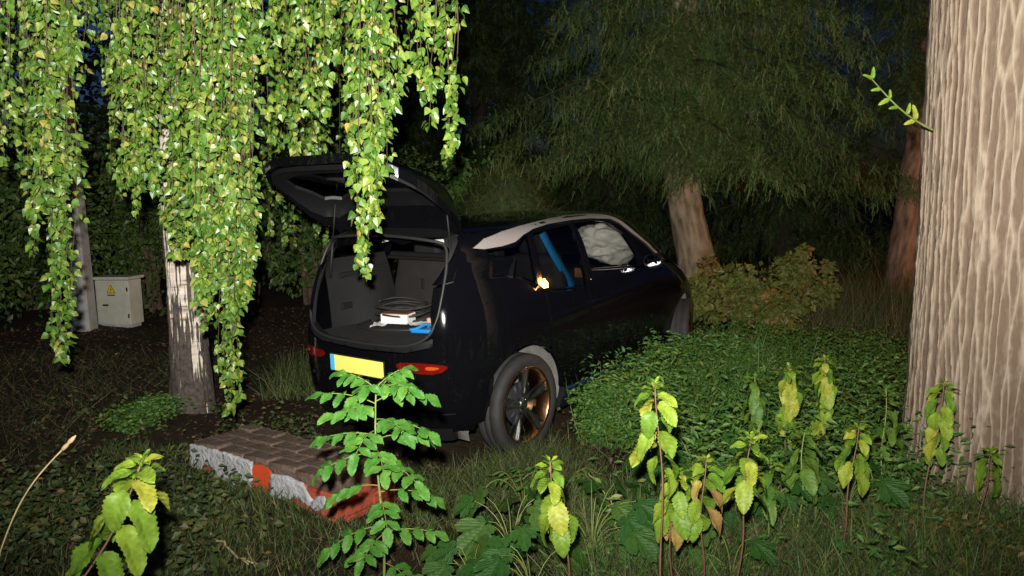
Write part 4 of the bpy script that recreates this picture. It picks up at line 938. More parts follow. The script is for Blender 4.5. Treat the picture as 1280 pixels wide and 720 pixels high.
# ------------------------------------------------------------------ concrete pole and electrical cabinet
pp = on_ground(106, 412)
pole = empty('utility_pole', (pp[0], pp[1], float(gz(pp[0], pp[1])))); tag(pole, 'weathered grey concrete pole standing left of the electrical cabinet', 'pole')
mb = MB(); n = 24; V = []
for i in range(n):
    t = i / (n - 1); h = -.3 + 5.4 * t; w = .125 - .03 * t; cx = -.115 * t * 1.6
    ch = w * .72
    V += [(cx + x, y, h) for x, y in ((-ch, -w), (ch, -w), (w, -ch), (w, ch), (ch, w), (-ch, w), (-w, ch), (-w, -ch))]
mb.add(V, [(i * 8 + j, i * 8 + (j + 1) % 8, (i + 1) * 8 + (j + 1) % 8, (i + 1) * 8 + j) for i in range(n - 1) for j in range(8)] + [tuple((n - 1) * 8 + j for j in range(8))])
mb.build('shaft', M['conc'], pole)
mb = MB(); mb.box((-.17, -.02, 4.7), (.9, .09, .09), bev=.01); mb.build('crossarm', M['conc'], pole)
cb = on_ground(152, 407); cabz = float(gz(cb[0], cb[1]))
cab = empty('electrical_cabinet', (cb[0], cb[1], cabz)); cab.rotation_euler = (0, R_(-1.5), R_(-12)); tag(cab, 'small cream electrical cabinet with a yellow warning triangle', 'cabinet')
mb = MB(); mb.box((0, 0, .30), (.46, .24, .54), bev=.012); mb.build('housing', M['cabinet'], cab)
mb = MB(); mb.box((0, -.01, .595), (.53, .30, .035), bev=.01); mb.build('lid', M['cabinet'], cab)
mb = MB(); mb.box((0, 0, .02), (.40, .20, .06)); mb.build('plinth', M['conc'], cab)
mb = MB(); mb.box((0, -.126, .305), (.405, .012, .49), bev=.005); door = mb.build('door', M['cabinet'], cab)
mb = MB(); mb.box((-.09, -.136, .27), (.075, .012, .022), bev=.004); mb.build('handle', M['trim_grey'], door)
for z in (.14, .46):
    mb = MB(); mb.tube([(.215, -.132, z - .025), (.215, -.132, z + .025)], .009, 8); mb.build('hinge', M['trim_grey'], door)
def tri(y, s, dz=0): return [(0, y, .455 + s * .62 + dz), (-s * .56, y, .455 - s * .35 + dz), (s * .56, y, .455 - s * .35 + dz)]
sgn = None
for nm, m_, y, s in (('warning_sign', 'sign_yellow', -.1345, .13), ('sign_border', 'sign_black', -.1358, .108), ('sign_field', 'sign_yellow', -.1371, .088)):
    mb = MB(); T3 = tri(y, s); T4 = tri(y + .002, s); mb.add(T3 + T4, [(0, 1, 2), (5, 4, 3), (0, 3, 4, 1), (1, 4, 5, 2), (2, 5, 3, 0)])
    o = mb.build(nm, M[m_], sgn or door); sgn = sgn or door
mb = MB(); B = [(.010, .485), (-.012, .455), (.002, .455), (-.008, .428), (.016, .462), (.002, .462)]
mb.add([(x, -.1384, z) for x, z in B], [(0, 1, 2, 5), (5, 2, 3, 4)]); mb.build('sign_bolt', M['sign_black'], door)
mb = MB(); mb.box((0, -.1365, .392), (.10, .003, .014)); mb.build('sign_text_bar', M['sign_black'], door)

# ------------------------------------------------------------------ overturned brick plinth
fl_ = pix(240, 553, 4.62); fr_ = pix(422, 606, 3.96)
PZ = .5 * (fl_[2] + fr_[2]); ux = np.array([fr_[0] - fl_[0], fr_[1] - fl_[1], 0]); PL = np.linalg.norm(ux); ux /= PL
PW = .44; PH = .22
plinth = empty('brick_plinth', (float(fl_[0]), float(fl_[1]), float(fl_[2]) - PH))
pitch_ = math.asin((fr_[2] - fl_[2]) / PL)
plinth.rotation_euler = (0, -pitch_, math.atan2(ux[1], ux[0])); tag(plinth, 'low brick block with flaking grey plaster and red paint lying on the ground', 'brick block')
print('plinth', PL, PZ, np.degrees(pitch_), gz(fl_[0], fl_[1]))
mb = MB(); mb.box((PL / 2, PW / 2, PH / 2 - .045), (PL - .03, PW - .03, PH + .06)); mb.build('core', M['mortar'], plinth)
r = random.Random(5); bw, bl, bh = .105, .215, .062
brick_me = {}
def brick(name, c, d, mat, jit=.004):
    key = (tuple(round(x, 3) for x in d), mat, r.randrange(3))
    if key not in brick_me:
        q = MB(); q.box((0, 0, 0), d, bev=.005); me = q.mesh('brick', M[mat])
        for v in me.vertices: v.co += Vector((r.uniform(-1, 1), r.uniform(-1, 1), r.uniform(-1, 1))) * .0035
        brick_me[key] = me
    o = obj('brick', brick_me[key], plinth); o.location = [c[k] + r.uniform(-jit, jit) for k in range(3)]; o.rotation_euler = [R_(r.uniform(-2, 2)), R_(r.uniform(-2, 2)), R_(r.uniform(-2.5, 2.5))]
# top: rows of stretchers laid slantwise, worn
rows = int(PW / bw)
for i in range(rows):
    x = -.10 if i % 2 else 0.
    while x < PL - .03:
        x0, x1 = max(x, 0.0), min(x + bl, PL)
        if x1 - x0 > .05: brick('brick', ((x0 + x1) / 2, .012 + bw * (i + .5), PH - .026 + r.uniform(-.003, .003)), (x1 - x0 - .007, bw - .007, bh), 'brick_top')
        x += bl + .002
# front face: three courses, red
for c in range(3):
    x = 0. if c % 2 else -.11
    while x < PL - .02:
        x0, x1 = max(x, 0.), min(x + bl, PL)
        if x1 - x0 > .04: brick('brick', ((x0 + x1) / 2, .035, PH - .088 - c * .070), (x1 - x0 - .010, .08, bh), 'brick_red', .002)
        x += bl + .002
for c in range(3):                                   # both ends
    for j in range(2):
        for xe in (.03, PL - .03): brick('brick', (xe, .14 + j * .2, PH - .088 - c * .07), (.08, .18, bh), 'brick_red', .002)
# plaster flakes left on the front
def flake(poly, th=.016):
    q = poly; q = [(x + .010 * mnoise.noise(Vector((x * 30, z * 30, 1))), z + .006 * mnoise.noise(Vector((x * 30, z * 30, 5)))) for x, z in densify(q, .012)]
    pts = [Vector(p) for p in q]; g = [(x, z) for x in np.arange(0, PL, .02) for z in np.arange(-.1, .3, .02)]; g = np.array(g); g = g[inpoly(g, q)]; bd = np.array(q)
    if len(g): g = g[np.min(np.linalg.norm(g[:, None] - bd[None], axis=2), axis=1) > .009]
    R0 = delaunay_2d_cdt(pts + [Vector(p) for p in g], [(i, (i + 1) % len(q)) for i in range(len(q))], [], 0, 1e-6)
    V2 = np.array([v[:] for v in R0[0]]); F = np.array(R0[2]); F = F[inpoly(V2[F].mean(1), q)]
    bump = np.array([.0035 * mnoise.noise(Vector((x * 14, z * 14, 2))) for x, z in V2]); n = len(V2)
    A = np.stack([V2[:, 0], -th - bump, V2[:, 1]], 1); B = np.stack([V2[:, 0], 0 * bump + .0, V2[:, 1]], 1); m = len(q)
    Q = np.array([(i, (i + 1) % m, n + (i + 1) % m, n + i) for i in range(m)])
    obj('plaster', npmesh('plaster', np.concatenate([A, B]), [F, Q], M['plaster'], True), plinth)
s = PL / 1.27
flake([(-.012 * s, .215), (.32 * s, .22), (.335 * s, .10), (.42 * s, .05), (.36 * s, -.02), (.25 * s, .03), (.22 * s, .11), (.12 * s, .12), (.10 * s, .07), (-.01 * s, .05)])
flake([(.31 * s, .22), (.58 * s, .215), (.58 * s, .12), (.55 * s, .06), (.45 * s, .04), (.33 * s, .10)])
flake([(.74 * s, .175), (.86 * s, .19), (1.0 * s, .175), (1.08 * s, .10), (1.05 * s, .06), (.95 * s, .085), (.88 * s, .06), (.80 * s, -.02), (.72 * s, .04)])
flake([(1.12 * s, .13), (1.18 * s, .14), (1.20 * s, .08), (1.10 * s, .04), (1.06 * s, .06)])
# painted red patch between the plaster
M['red_paint'] = simple('red_paint', (.48, .06, .015), .6, noise=.15, nscale=6, bump=.2)
q = smooth_poly([(.57 * s, .195), (.66 * s, .215), (.745 * s, .19), (.76 * s, .11), (.70 * s, .055), (.59 * s, .075)], 2)
mb = MB(); m = len(q); mb.add([(x, -.011, z) for x, z in q] + [(x, .0, z) for x, z in q], [tuple(range(m))] + [(i, (i + 1) % m, m + (i + 1) % m, m + i) for i in range(m)]); mb.build('red_paint_patch', M['red_paint'], plinth)

# ------------------------------------------------------------------ nettles
NL = [leaf_mesh('leaf', M['nettle'], .1, .078, 9, d, .3, seed=i) for i, d in enumerate((.5, .8, 1.1))]
NG = [leaf_mesh('leaf', M['nettle_green'], .1, .075, 9, d, .3, seed=i + 5) for i, d in enumerate((.4, .7, .9))]
NO = [leaf_mesh('leaf', M['nettle_old'], .1, .072, 9, d, .4, seed=i + 9) for i, d in enumerate((.7, 1.0))]
def nettle(u, v, d, label, lean=(0, 0), size=1., pairs=9, gap=.062, hang=.5, pal='y', seed=0, old=0, face=None):
    r = random.Random(seed); top = pix(u, v, d); bx, by = top[0] + lean[0], top[1] + lean[1]; bz = float(gz(bx, by)) - .02
    root = empty('nettle', (bx, by, bz)); tag(root, label, 'nettle', 'nettles in the foreground')
    T = top - np.array([bx, by, bz]); t = np.linspace(0, 1, 16)[:, None]
    P = T * t + np.array([lean[0], lean[1], 0]) * -.25 * (t * (1 - t)) + np.stack([.012 * np.sin(t[:, 0] * 9 + seed), .012 * np.cos(t[:, 0] * 7 + seed), 0 * t[:, 0]], 1)
    H = np.linalg.norm(T); mb = MB(); mb.tube(P, np.linspace(.0052, .0022, 16), 6); mb.build('stem', M['red_stem'] if pal == 'y' else M['stem'], root, True)
    h = H - .003; k = 0; a0 = r.uniform(0, 6.28) if face is None else face
    while k < pairs + 2 and h > H * .12:
        f = h / H; c = np.array([np.interp(f, t[:, 0], P[:, q]) for q in range(3)])
        L = size * (.030 + .102 * min(1, (k / 5.)) ** .9) * (1. if k < 8 else .85)
        for s_ in ((0, 1, .5, 1.5) if k < 3 else (0, 1)):
            a = a0 + k * math.pi / 2 + s_ * math.pi + r.uniform(-.3, .3)
            if k > 3 and r.random() < .08: continue
            me = r.choice(NO) if (old and k >= pairs - old and r.random() < .3) else r.choice(NL if pal == 'y' else NG)
            o = obj('leaf', me, root); o.location = c + np.array([math.cos(a), math.sin(a), 0]) * (.004 + .12 * L) + np.array([0, 0, .02 * L])
            el = R_(66) - (R_(66) + R_(18) + hang * .62) * min(1, k / 3.5) - r.uniform(-.12, .28)
            o.rotation_euler = (Matrix.Rotation(a - math.pi / 2, 3, 'Z') @ Matrix.Rotation(el, 3, 'X') @ Matrix.Rotation(r.uniform(-.45, .45), 3, 'Y')).to_euler()
            sc = L / .1 * r.uniform(.82, 1.12); o.scale = (sc * r.uniform(.85, 1.08), sc, sc)
        h -= gap * size * (.26 + .40 * min(1, k / 5)); k += 1
nettle(181, 574, 2.25, 'leaning green nettle at the bottom left corner', (-.62, -.10), 1.15, 16, .060, .45, 'y', 1)
nettle(822, 478, 2.85, 'tallest yellow-green nettle in the foreground, right of the car wheel', (.05, -.05), 1.12, 8, .06, .75, 'y', 2, 0, face=.5)
nettle(690, 575, 2.8, 'short yellow nettle nearest below the rear wheel', (.12, 0), 1.05, 6, .066, .9, 'y', 3, 0, face=.3)
nettle(938, 545, 3.0, 'yellow nettle bent over to the left of the narrow tall ones', (-.05, 0), 1.0, 6, .06, .7, 'y', 4, 0)
nettle(880, 575, 3.05, 'low nettle with yellow and brown leaves between two taller ones', (.02, .05), .95, 7, .06, .6, 'y', 5, 3)
nettle(845, 590, 3.0, 'dull nettle with browned lower leaves behind the tallest nettle', (.0, .1), .9, 7, .06, .6, 'y', 6, 3)
nettle(987, 457, 4.5, 'slim tall nettle with folded hanging leaves, left of a twin', (0, 0), 1.0, 10, .052, 1.1, 'y', 7, 0, face=.0)
nettle(1033, 447, 4.6, 'slim tall nettle with folded hanging leaves, right of its twin', (-.03, 0), 1.0, 12, .052, 1.1, 'y', 8, 0, face=.0)
nettle(945, 470, 4.4, 'slim drooping nettle left of the two tall twins', (.06, 0), .95, 11, .05, 1.05, 'g', 9)
nettle(1005, 540, 3.7, 'spreading green nettle in front of the slim tall twins', (0, 0), 1.0, 8, .05, .35, 'g', 10)
nettle(962, 578, 3.5, 'small green nettle beside the bent yellow one', (0, 0), .9, 7, .05, .35, 'g', 11)
nettle(1072, 534, 3.45, 'leaning yellow nettle left of the huge trunk', (-.06, 0), 1.0, 6, .056, .75, 'y', 12, 0, face=.4)
nettle(1108, 486, 4.2, 'upright green nettle close to the left side of the huge trunk', (.0, 0), 1.0, 7, .075, .35, 'g', 13)
nettle(1182, 478, 3.85, 'tall yellow nettle leaning against the front of the huge trunk', (-.10, 0), 1.0, 10, .055, .8, 'y', 14, 0, face=.2)
nettle(1240, 562, 3.8, 'small yellow nettle before the right part of the huge trunk', (-.05, 0), .95, 5, .055, .75, 'y', 15, 0, face=.3)

# ------------------------------------------------------------------ pinnate sapling before the number plate
sp = pix(478, 716, 3.15); sp[2] = float(gz(sp[0], sp[1]))
sap = empty('elder_sapling', tuple(sp)); tag(sap, 'bright green sapling with feathered leaves in front of the bumper', 'sapling')
stop_ = pix(471, 482, 3.12) - sp; t = np.linspace(0, 1, 12)[:, None]; SP = stop_ * t + np.stack([.01 * np.sin(t[:, 0] * 6), .01 * np.cos(t[:, 0] * 5), 0 * t[:, 0]], 1)
mb = MB(); mb.tube(SP, np.linspace(.0065, .003, 12), 8); mb.build('stem', M['stem'], sap, True)
SL_ = [leaf_mesh('leaflet', M['sapling'], .1, .072, 7, d, .2, base=.5, rows=12, seed=20 + i) for i, d in enumerate((.3, .5, .7))]
r = random.Random(3)
for (f, a, L, up) in [(.99, 40, .16, .9), (.985, 160, .17, .8), (.98, 270, .13, .8), (.97, -20, .22, .75), (.95, 75, .2, .7), (.93, 15, .26, .55), (.92, 190, .27, .5), (.90, 235, .22, .5), (.87, 165, .28, .35), (.85, 310, .24, .35), (.83, -5, .28, .3), (.80, 250, .25, .25), (.78, 185, .29, .2), (.76, 30, .27, .25), (.72, 285, .24, .15), (.70, 205, .28, .12), (.67, -25, .27, .15), (.55, 170, .27, .1), (.52, 5, .29, .22), (.50, 280, .24, .08), (.36, 190, .28, .1), (.33, 15, .28, .25), (.32, 250, .22, .05), (.2, 160, .22, .1), (.18, 330, .22, .1)]:
    c = np.array([np.interp(f, t[:, 0], SP[:, k]) for k in range(3)]); a = R_(a + r.uniform(-12, 12)); out = np.array([math.cos(a), math.sin(a), 0]); q = np.linspace(0, 1, 9)[:, None]; L *= .74
    RP = c + out * L * q + np.array([0, 0, 1.]) * (L * (up * q - (.22 + .3 * r.random()) * q ** 2)); mb = MB(); mb.tube(RP, np.linspace(.0024, .0012, 9), 5); st = mb.build('leaf_stalk', M['stem'], sap)
    side = np.cross(out, [0, 0, 1.]); npair = 3
    for k in range(npair * 2 + 1):
        if k == npair * 2: pos = RP[-1]; d = RP[-1] - RP[-2]; sc = 1.0
        else:
            g = .38 + .52 * (k // 2) / max(1, npair - 1) * .95; pos = np.array([np.interp(g, q[:, 0], RP[:, m]) for m in range(3)]); d = out * .45 + side * (1 if k % 2 else -1) + np.array([0, 0, -.05 + r.uniform(-.2, .15)]); sc = .9
        d = d / np.linalg.norm(d) + np.array([0, 0, -.15]); R3 = rot_from(d[None], np.array([[r.uniform(-.3, .3), -.45 + r.uniform(-.3, .3), 1.]]))[0]
        o = obj('leaflet', r.choice(SL_), st); mt = Matrix(R3.tolist()).to_4x4(); mt.translation = Vector(pos); s_ = sc * (.74 + .2 * r.random()) * (.85 + L); o.matrix_local = mt @ Matrix.Scale(s_, 4)

# ------------------------------------------------------------------ broad-leaved weeds in the foreground
def lobed(name, mat, seed, R0=.1):
    r = random.Random(seed); n = 45; V = [(0, .25 * R0, 0)]
    for i in range(n):
        a = -math.pi / 2 + 2 * math.pi * i / n; lob = .62 + .38 * abs(math.cos(2.5 * (a - math.pi / 2))) ** .7; rr = R0 * lob * (1 + .08 * (i % 2) + .05 * r.uniform(-1, 1)) * (.75 + .3 * math.sin(a))
        if i == 0: rr *= .3
        x, y = rr * math.cos(a), .25 * R0 + rr * math.sin(a) * 1.1; V.append((x, y + .25 * R0, -.25 * (x * x + y * y) / R0 + .12 * abs(x)))
    return npmesh(name, V, np.array([(0, 1 + i, 1 + (i + 1) % n) for i in range(n)]), mat, False)
WL = [lobed('leaf', M['weed'], i) for i in range(3)]
def weed(u, v, d, h, nl, label, seed, size=1.):
    r = random.Random(seed); p = pix(u, v, d); z = float(gz(p[0], p[1])); root = empty('broadleaf_weed', (p[0], p[1], z)); tag(root, label, 'weed', 'broad-leaved weeds in the foreground')
    for k in range(nl):
        a = r.uniform(0, 6.28); rr = r.uniform(.06, .26) * size; e = np.array([math.cos(a) * rr, math.sin(a) * rr, h * r.uniform(.35, 1.)]); t = np.linspace(0, 1, 7)[:, None]
        P = e * t * np.array([1, 1, 0]) * t + np.array([0, 0, 1.]) * e[2] * (1 - (1 - t) ** 1.6); mb = MB(); mb.tube(P, np.linspace(.003, .0016, 7), 5); st = mb.build('leaf_stalk', M['stem'], root)
        o = obj('leaf', r.choice(WL), st); d3 = np.array([math.cos(a), math.sin(a) - .3, -.35]); R3 = rot_from(d3[None], np.array([[r.uniform(-.3, .3), -.7, 1.]]))[0]
        mt = Matrix(R3.tolist()).to_4x4(); mt.translation = Vector(P[-1]); o.matrix_local = mt @ Matrix.Scale(size * r.uniform(.65, 1.15), 4)
for k, (u, v, d, h, nl, lab, sz) in enumerate([(640, 690, 3.5, .36, 14, 'broad-leaved weed at the left of the foreground nettles', 1.), (740, 680, 3.55, .40, 14, 'broad-leaved weed behind the short yellow nettle', 1.05), (870, 560, 4.3, .42, 12, 'broad-leaved weed behind the tallest nettle', 1.1), (665, 735, 3.1, .34, 12, 'broad-leaved weed cut by the bottom edge below the short nettle', 1.), (745, 760, 2.95, .26, 7, 'pale low weed at the bottom edge right of the short nettle', .8), (800, 640, 3.7, .34, 10, 'broad-leaved weed between the short and the tallest nettle', 1.), (590, 740, 3.2, .25, 8, 'low weed right of the sapling stem', .8), (960, 640, 3.9, .36, 12, 'broad-leaved weed beneath the bent yellow nettle', .95), (915, 700, 3.3, .28, 10, 'broad-leaved weed right below the low browned nettle', .8), (1060, 620, 4.0, .30, 9, 'broad-leaved weed between the leaning nettle and the twins', .85)]):
    weed(u, v, d, h, nl, lab, 80 + k, sz)
# small rowan-like seedlings by the wheel
PN = leaf_mesh('leaflet', M['cover'], .1, .045, 5, .4, .2, base=.5, rows=8, seed=31)
for k, (u, v, d, lab) in enumerate([(655, 600, 4.3, 'small feathered seedling just below the rear wheel'), (700, 590, 4.4, 'small feathered seedling right below the wheel'), (850, 545, 4.6, 'small feathered seedling beneath the front door')]):
    p = pix(u, v, d); z = float(gz(p[0], p[1])); root = empty('seedling', (p[0], p[1], z)); tag(root, lab, 'seedling', 'feathered seedlings near the wheel'); r = random.Random(k)
    for j in range(6):
        a = j * 1.05 + r.random(); out = np.array([math.cos(a), math.sin(a), 0]); q = np.linspace(0, 1, 8)[:, None]; L = .22; RP = out * L * q + np.array([0, 0, 1.]) * (.26 * (1 - (1 - q) ** 2) - .12 * q ** 2)
        mb = MB(); mb.tube(RP, .0016, 4); st = mb.build('leaf_stalk', M['stem'], root); sd = np.cross(out, [0, 0, 1.])
        for m in range(7):
            pos = RP[3 + m // 2] if m < 6 else RP[-1]; d = (out * .4 + sd * (1 if m % 2 else -1)) if m < 6 else out
            o = obj('leaflet', PN, st); mt = Matrix(rot_from(d[None] + np.array([[0, 0, -.1]]), np.array([[0, -.3, 1.]]))[0].tolist()).to_4x4(); mt.translation = Vector(pos); o.matrix_local = mt @ Matrix.Scale(.55, 4)

# ------------------------------------------------------------------ ground cover, grass, litter (masses)
def in_car(P, m=0.):
    L = (P - CAR_T) @ CAR_R; return (L[:, 0] > -.66 - m) & (L[:, 0] < 3.2 + m) & (np.abs(L[:, 1]) < .80 + m)
def region(n, us, vs, jit=0):
    """random ground points inside a photo-pixel rectangle"""
    out = []
    for _ in range(n):
        out.append(on_ground(rng.uniform(*us), rng.uniform(*vs)))
    return np.array(out)
def ground_area(n, x0, x1, y0, y1, dens=None):
    P = np.stack([rng.uniform(x0, x1, n), rng.uniform(y0, y1, n)], 1)
    if dens is not None: P = P[rng.random(n) < dens(P[:, 0], P[:, 1])]
    return np.column_stack([P, gz(P[:, 0], P[:, 1])])
def mass(name, label, cat, P, n_per, hmax, rad, mat, ls, tmpl=T_SMALL, upb=1.):
    """leafy mass: at each spot a little plume of leaves"""
    k = len(P); h = rng.random((k, n_per)) ** .8; H = hmax if np.ndim(hmax) else np.full(k, hmax)
    off = rng.normal(size=(k, n_per, 2)) * rad * (.4 + .8 * h)[..., None]
    Q = np.concatenate([P[:, None, :2] + off, (P[:, 2:3] + h * H[:, None])[..., None]], 2).reshape(-1, 3)
    Q = Q[~in_car(Q, .02)]; m = len(Q)
    d = rdir(m); d[:, 2] = d[:, 2] * .4 - .15; up = rdir(m) * .6; up[:, 2] += upb; up[:, 1] -= .5
    o = scatter(name, tmpl, Q, rot_from(d, up), rng.uniform(ls[0], ls[1], m), mat, kind='stuff'); tag(o, label, cat); return o
def grass(name, label, P, hm, w, mat, lean=.5):
    P = P[~in_car(P, -.02)]; n = len(P); d = rng.normal(size=(n, 3)) * lean; d[:, 2] = 1.; h = rng.uniform(.4, 1., n) * hm
    up = rdir(n); up[:, 2] = 0
    t = (np.array([(-.5, 0, 0), (.5, 0, 0), (-.4, .45, .06), (.4, .45, .06), (-.22, .8, .22), (.22, .8, .22), (0, 1., .42)]), np.array([(0, 1, 3), (0, 3, 2), (2, 3, 5), (2, 5, 4), (4, 5, 6)]))
    o = scatter(name, t, P, rot_from(d, up), np.stack([rng.uniform(.6, 1.2, n) * w, h, h], 1), mat, kind='stuff'); tag(o, label, 'grass'); return o
fgn = lambda x, y: np.clip(.25 + 2.2 * np.array([mnoise.noise(Vector((a_ * 1.6, b_ * 1.6, 5.))) for a_, b_ in zip(x, y)]), 0, 1)
# dense fine-leaved cover along the flank of the car
P = []
for k in range(900):
    s = rng.uniform(.30, 2.9); q = to_world((s, -1.02 - abs(rng.normal()) * .55, 0)); P.append((q[0], q[1]))
P = np.array(P); P = np.column_stack([P, gz(P[:, 0], P[:, 1])])
P = P[np.array([mnoise.noise(Vector((x_ * 1.7, y_ * 1.7, 2.))) for x_, y_, _ in P]) > -.22]
dl = -((P - CAR_T) @ CAR_R)[:, 1] - .9
mass('ground_cover', 'dense bright green fine-leaved ground cover along the right flank of the car', 'ground cover', P, 50, (.56 * np.clip(1.08 - dl / 1.5, .3, 1) * np.clip(1.75 - .45 * ((P - CAR_T) @ CAR_R)[:, 0], .4, 1)) * (.78 + 1.1 * np.array([mnoise.noise(Vector((x_ * 1.7, y_ * 1.7, 0))) for x_, y_, _ in P])) + .04, .06, M['cover'], (.014, .046))
P2 = P[(dl < .75)][::3]; mass('ground_cover', 'taller loose green sprigs standing against the sill and wheel of the car', 'ground cover', P2, 26, .52 * (.7 + .6 * rng.random(len(P2))) * np.clip(1.75 - .5 * ((P2 - CAR_T) @ CAR_R)[:, 0], .3, 1), .035, M['cover'], (.03, .06), T_NARROW)
P = ground_area(500, 1.6, 3.9, 6.0, 8.5); mass('ground_cover', 'darker green undergrowth between the car and the huge trunk', 'ground cover', P, 22, .30, .09, M['cover'], (.02, .045))
P = ground_area(420, .8, 2.7, 4.0, 5.8); mass('ground_cover', 'leafy undergrowth behind the foreground nettles', 'ground cover', P, 20, .15 + .4 * rng.random(len(P)), .07, M['cover'], (.025, .07), T_NARROW)
P = ground_area(330, .25, 2.9, 3.0, 4.7, fgn); mass('ground_cover', 'thick mixed green weeds between the foreground nettles', 'ground cover', P, 14, .12 + .3 * rng.random(len(P)) ** 2, .06, M['cover'], (.02, .075), T_NARROW)
P = ground_area(200, 1.6, 3.3, 3.0, 4.1); mass('ground_cover', 'reddish low foliage around the foot of the huge trunk', 'ground cover', P, 10, .13, .08, M['bush_leaf'], (.02, .045))
# left side: sparse low weeds on bare soil
cl = lambda x, y: np.clip(.25 + 1.6 * np.array([mnoise.noise(Vector((a * .9, b * .9, 3.))) for a, b in zip(x, y)]), 0, 1)
P = ground_area(1500, -4.2, -1.2, 3.2, 6.4, lambda x, y: cl(x, y) * np.clip((5.9 - y) / 1.5, .1, 1)); mass('low_weeds', 'low dull green weeds covering the ground at the lower left', 'weeds', P, 14, .13, .09, M['low_weed'], (.025, .055))
P = ground_area(160, -2.75, -2.52, 5.2, 6.2); mass('ivy', 'strip of small green ivy left of the birch base', 'ivy', P, 14, .14, .05, M['cover'], (.02, .04))
P = ground_area(120, -1.9, -.9, 5.0, 6.1, lambda x, y: cl(x + 7, y)); mass('low_weeds', 'scattered weeds on the bare soil between birch and bumper', 'weeds', P, 9, .10, .06, M['low_weed'], (.02, .045))
# grass
fg = lambda x, y: np.clip(.6 + .9 * np.array([mnoise.noise(Vector((a * 1.1, b * 1.1, 8.))) for a, b in zip(x, y)]), .12, 1)
grass('grass', 'short dark green grass over the foreground', ground_area(30000, -2.6, 1.2, 2.8, 5.0, fg), .10, .005, M['grass'], .6)
tuft = []
for k in range(2600):
    q = to_world((-.35 + rng.normal() * .28, -1.08 + rng.normal() * .20, 0)); tuft.append((q[0], q[1]))
tuft = np.array(tuft); tuft = np.column_stack([tuft, gz(tuft[:, 0], tuft[:, 1])]); grass('grass', 'mossy light green grass tuft left of the rear wheel', tuft, .20, .004, M['grass'], .7)
grass('grass', 'mixed dry and green grass under the foreground nettles', ground_area(26000, .2, 3.2, 2.7, 4.6, fg), .27, .005, M['dry_grass'], .7)
grass('grass', 'green grass blades among the dry ones at the lower right', ground_area(9000, .2, 3.2, 2.7, 4.4, fg), .30, .006, M['cover'], .6)
grass('grass', 'pale dry straw over the ground at the lower right', ground_area(5000, 1.0, 3.3, 2.9, 4.3, fg), .26, .004, M['straw'], 1.3)
q_ = np.array([to_world((rng.uniform(.3, 2.9), -1.05 - abs(rng.normal()) * .5, 0)) for _ in range(2600)]); q_[:, 2] = gz(q_[:, 0], q_[:, 1]); grass('grass', 'loose green grass blades standing up among the cover beside the car', q_, .55, .006, M['cover'], .45)
grass('grass', 'tall grey dead grass in the dark behind the yellowing bush', ground_area(3000, 3.3, 6.0, 8.6, 12.0), .75, .006, M['dry_grass'], .35)
grass('grass', 'dark grass clump right of the birch trunk', np.concatenate([ground_area(1300, -2.15, -1.45, 6.7, 7.5)]), .38, .006, M['grass'], .4)
grass('grass', 'thin dry grass on the bare soil at the far left', ground_area(2600, -5.2, -2.8, 4.6, 8.0), .22, .003, M['dry_grass'], .9)
# leaf litter
LPt = ground_area(16000, -6, 4, 2.9, 11); LPt = LPt[~in_car(LPt, -.1)]; n = len(LPt); up = rdir(n) * .45; up[:, 2] += 1; LPt[:, 2] += .012
lo_ = scatter('leaf_litter', T_SMALL, LPt, rot_from(rdir(n) * np.array([1, 1, .25]), up), rng.uniform(.018, .05, n), M['litter'], kind='stuff'); tag(lo_, 'brown fallen leaves scattered over the soil', 'leaf litter')

# ------------------------------------------------------------------ single stalks and sticks
def stick(name, pts, r0, r1, mat, label, cat='stick', side=()):
    P = np.array(pts, float); t = np.linspace(0, len(P) - 1, 18); Q = np.stack([np.interp(t, range(len(P)), P[:, k]) for k in range(3)], 1); Q[1:-1] += rng.normal(size=(16, 3)) * .006
    root = empty(name, tuple(Q[0])); tag(root, label, cat); mb = MB(); mb.tube(Q - Q[0], np.linspace(r0, r1, 18), 6); mb.build('shaft', mat, root, True)
    for i, d in side:
        mb = MB(); mb.tube([Q[i] - Q[0], Q[i] - Q[0] + np.array(d) * .6, Q[i] - Q[0] + np.array(d) + np.array([0, 0, -.01])], [r1 * 1.2, r1, r1 * .6], 5); mb.build('side_twig', mat, root, True)
    return root
g = lambda u, v, l=.015: on_ground(u, v, l)
dg = empty('dry_stalk', tuple(pix(0, 690, 2.5))); tag(dg, 'single straw-coloured grass stalk with a pale seed head at the left edge', 'grass stalk')
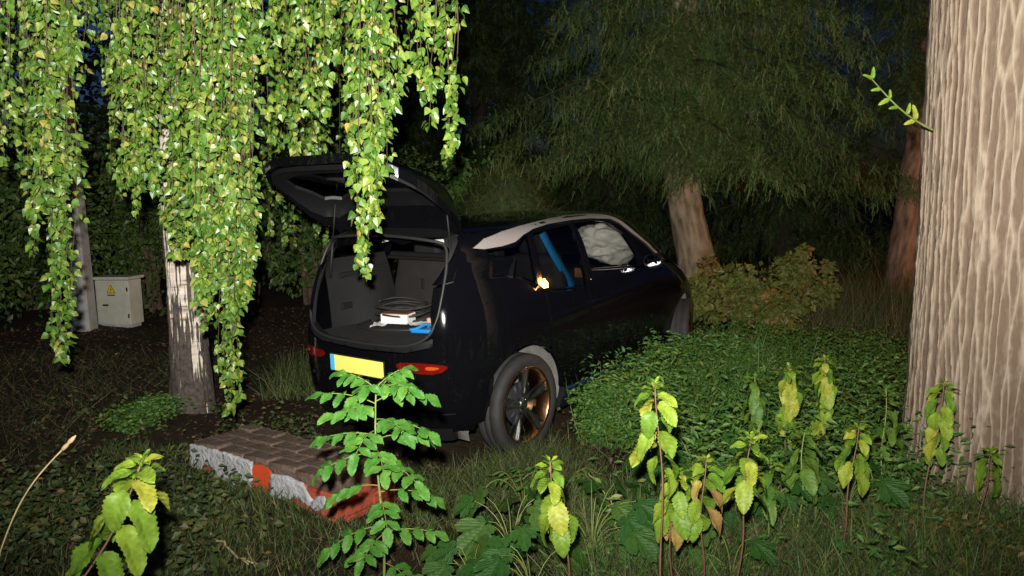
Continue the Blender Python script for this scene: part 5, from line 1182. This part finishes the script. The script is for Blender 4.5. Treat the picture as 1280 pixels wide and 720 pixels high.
q0 = np.array(dg.location); q1 = pix(80, 560, 2.55) - q0; q2 = pix(95, 544, 2.55) - q0; low = pix(-40, 760, 2.5) - q0; low[2] = float(gz(low[0] + q0[0], low[1] + q0[1])) - q0[2]
mb = MB(); t = np.linspace(0, 1, 12)[:, None]; mb.tube(np.concatenate([[low], q1 * t + np.array([-.02, 0, .02]) * np.sin(t * 3.14)]), .0026, 6); mb.build('stalk', M['dry_stalk'], dg, True)
mb = MB(); mb.tube(q1 + (q2 - q1) * np.linspace(-.25, 1, 7)[:, None], [.002, .007, .0075, .005, .0085, .006, .001], 7); mb.build('seed_head', M['dry_stalk'], dg, True)
stick('dead_branch', [g(262, 665), g(300, 698, .03), g(326, 706)], .006, .004, M['dry_stalk'], 'thin bare twig lying on the grass below the brick block', side=[(8, (.08, -.1, .03))])
stick('dead_branch', [g(1020, 655, .05), g(1090, 664, .05), g(1162, 672, .03)], .008, .006, M['dry_stalk'], 'pale bent stick on the ground near the huge trunk')
stick('dead_branch', [g(1035, 662, .04), g(1100, 670, .04), g(1150, 668, .03)], .006, .004, M['dry_stalk'], 'thinner pale stick lying against the bent one')
stick('dead_branch', [g(930, 690, .03), g(985, 682, .05), g(1035, 672, .06)], .006, .004, M['dry_stalk'], 'crooked pale stick left of the bent one', side=[(10, (.02, .1, .04))])
stick('dry_stalk', [pix(1185, 648, 3.75), pix(1192, 670, 3.7), pix(1200, 700, 3.65)], .003, .003, M['dry_stalk'], 'orange dry stem at the foot of the huge trunk', 'stem')
stick('dry_stalk', [g(1104, 630, .0), pix(1090, 590, 3.9), pix(1070, 570, 3.9)], .003, .002, M['dry_stalk'], 'bent dry stem between the leaning nettle and the huge trunk', 'stem')
stick('dead_branch', [g(900, 470, .15), g(870, 440, .3), pix(940, 420, 8.8)], .012, .008, M['twig'], 'dark dead branch below the yellowing bush')
stick('dead_branch', [pix(735, 590, 4.0), pix(765, 630, 3.7), pix(776, 680, 3.4)], .003, .003, M['dry_stalk'], 'thin straw stem among the broad-leaved weeds', 'stem')
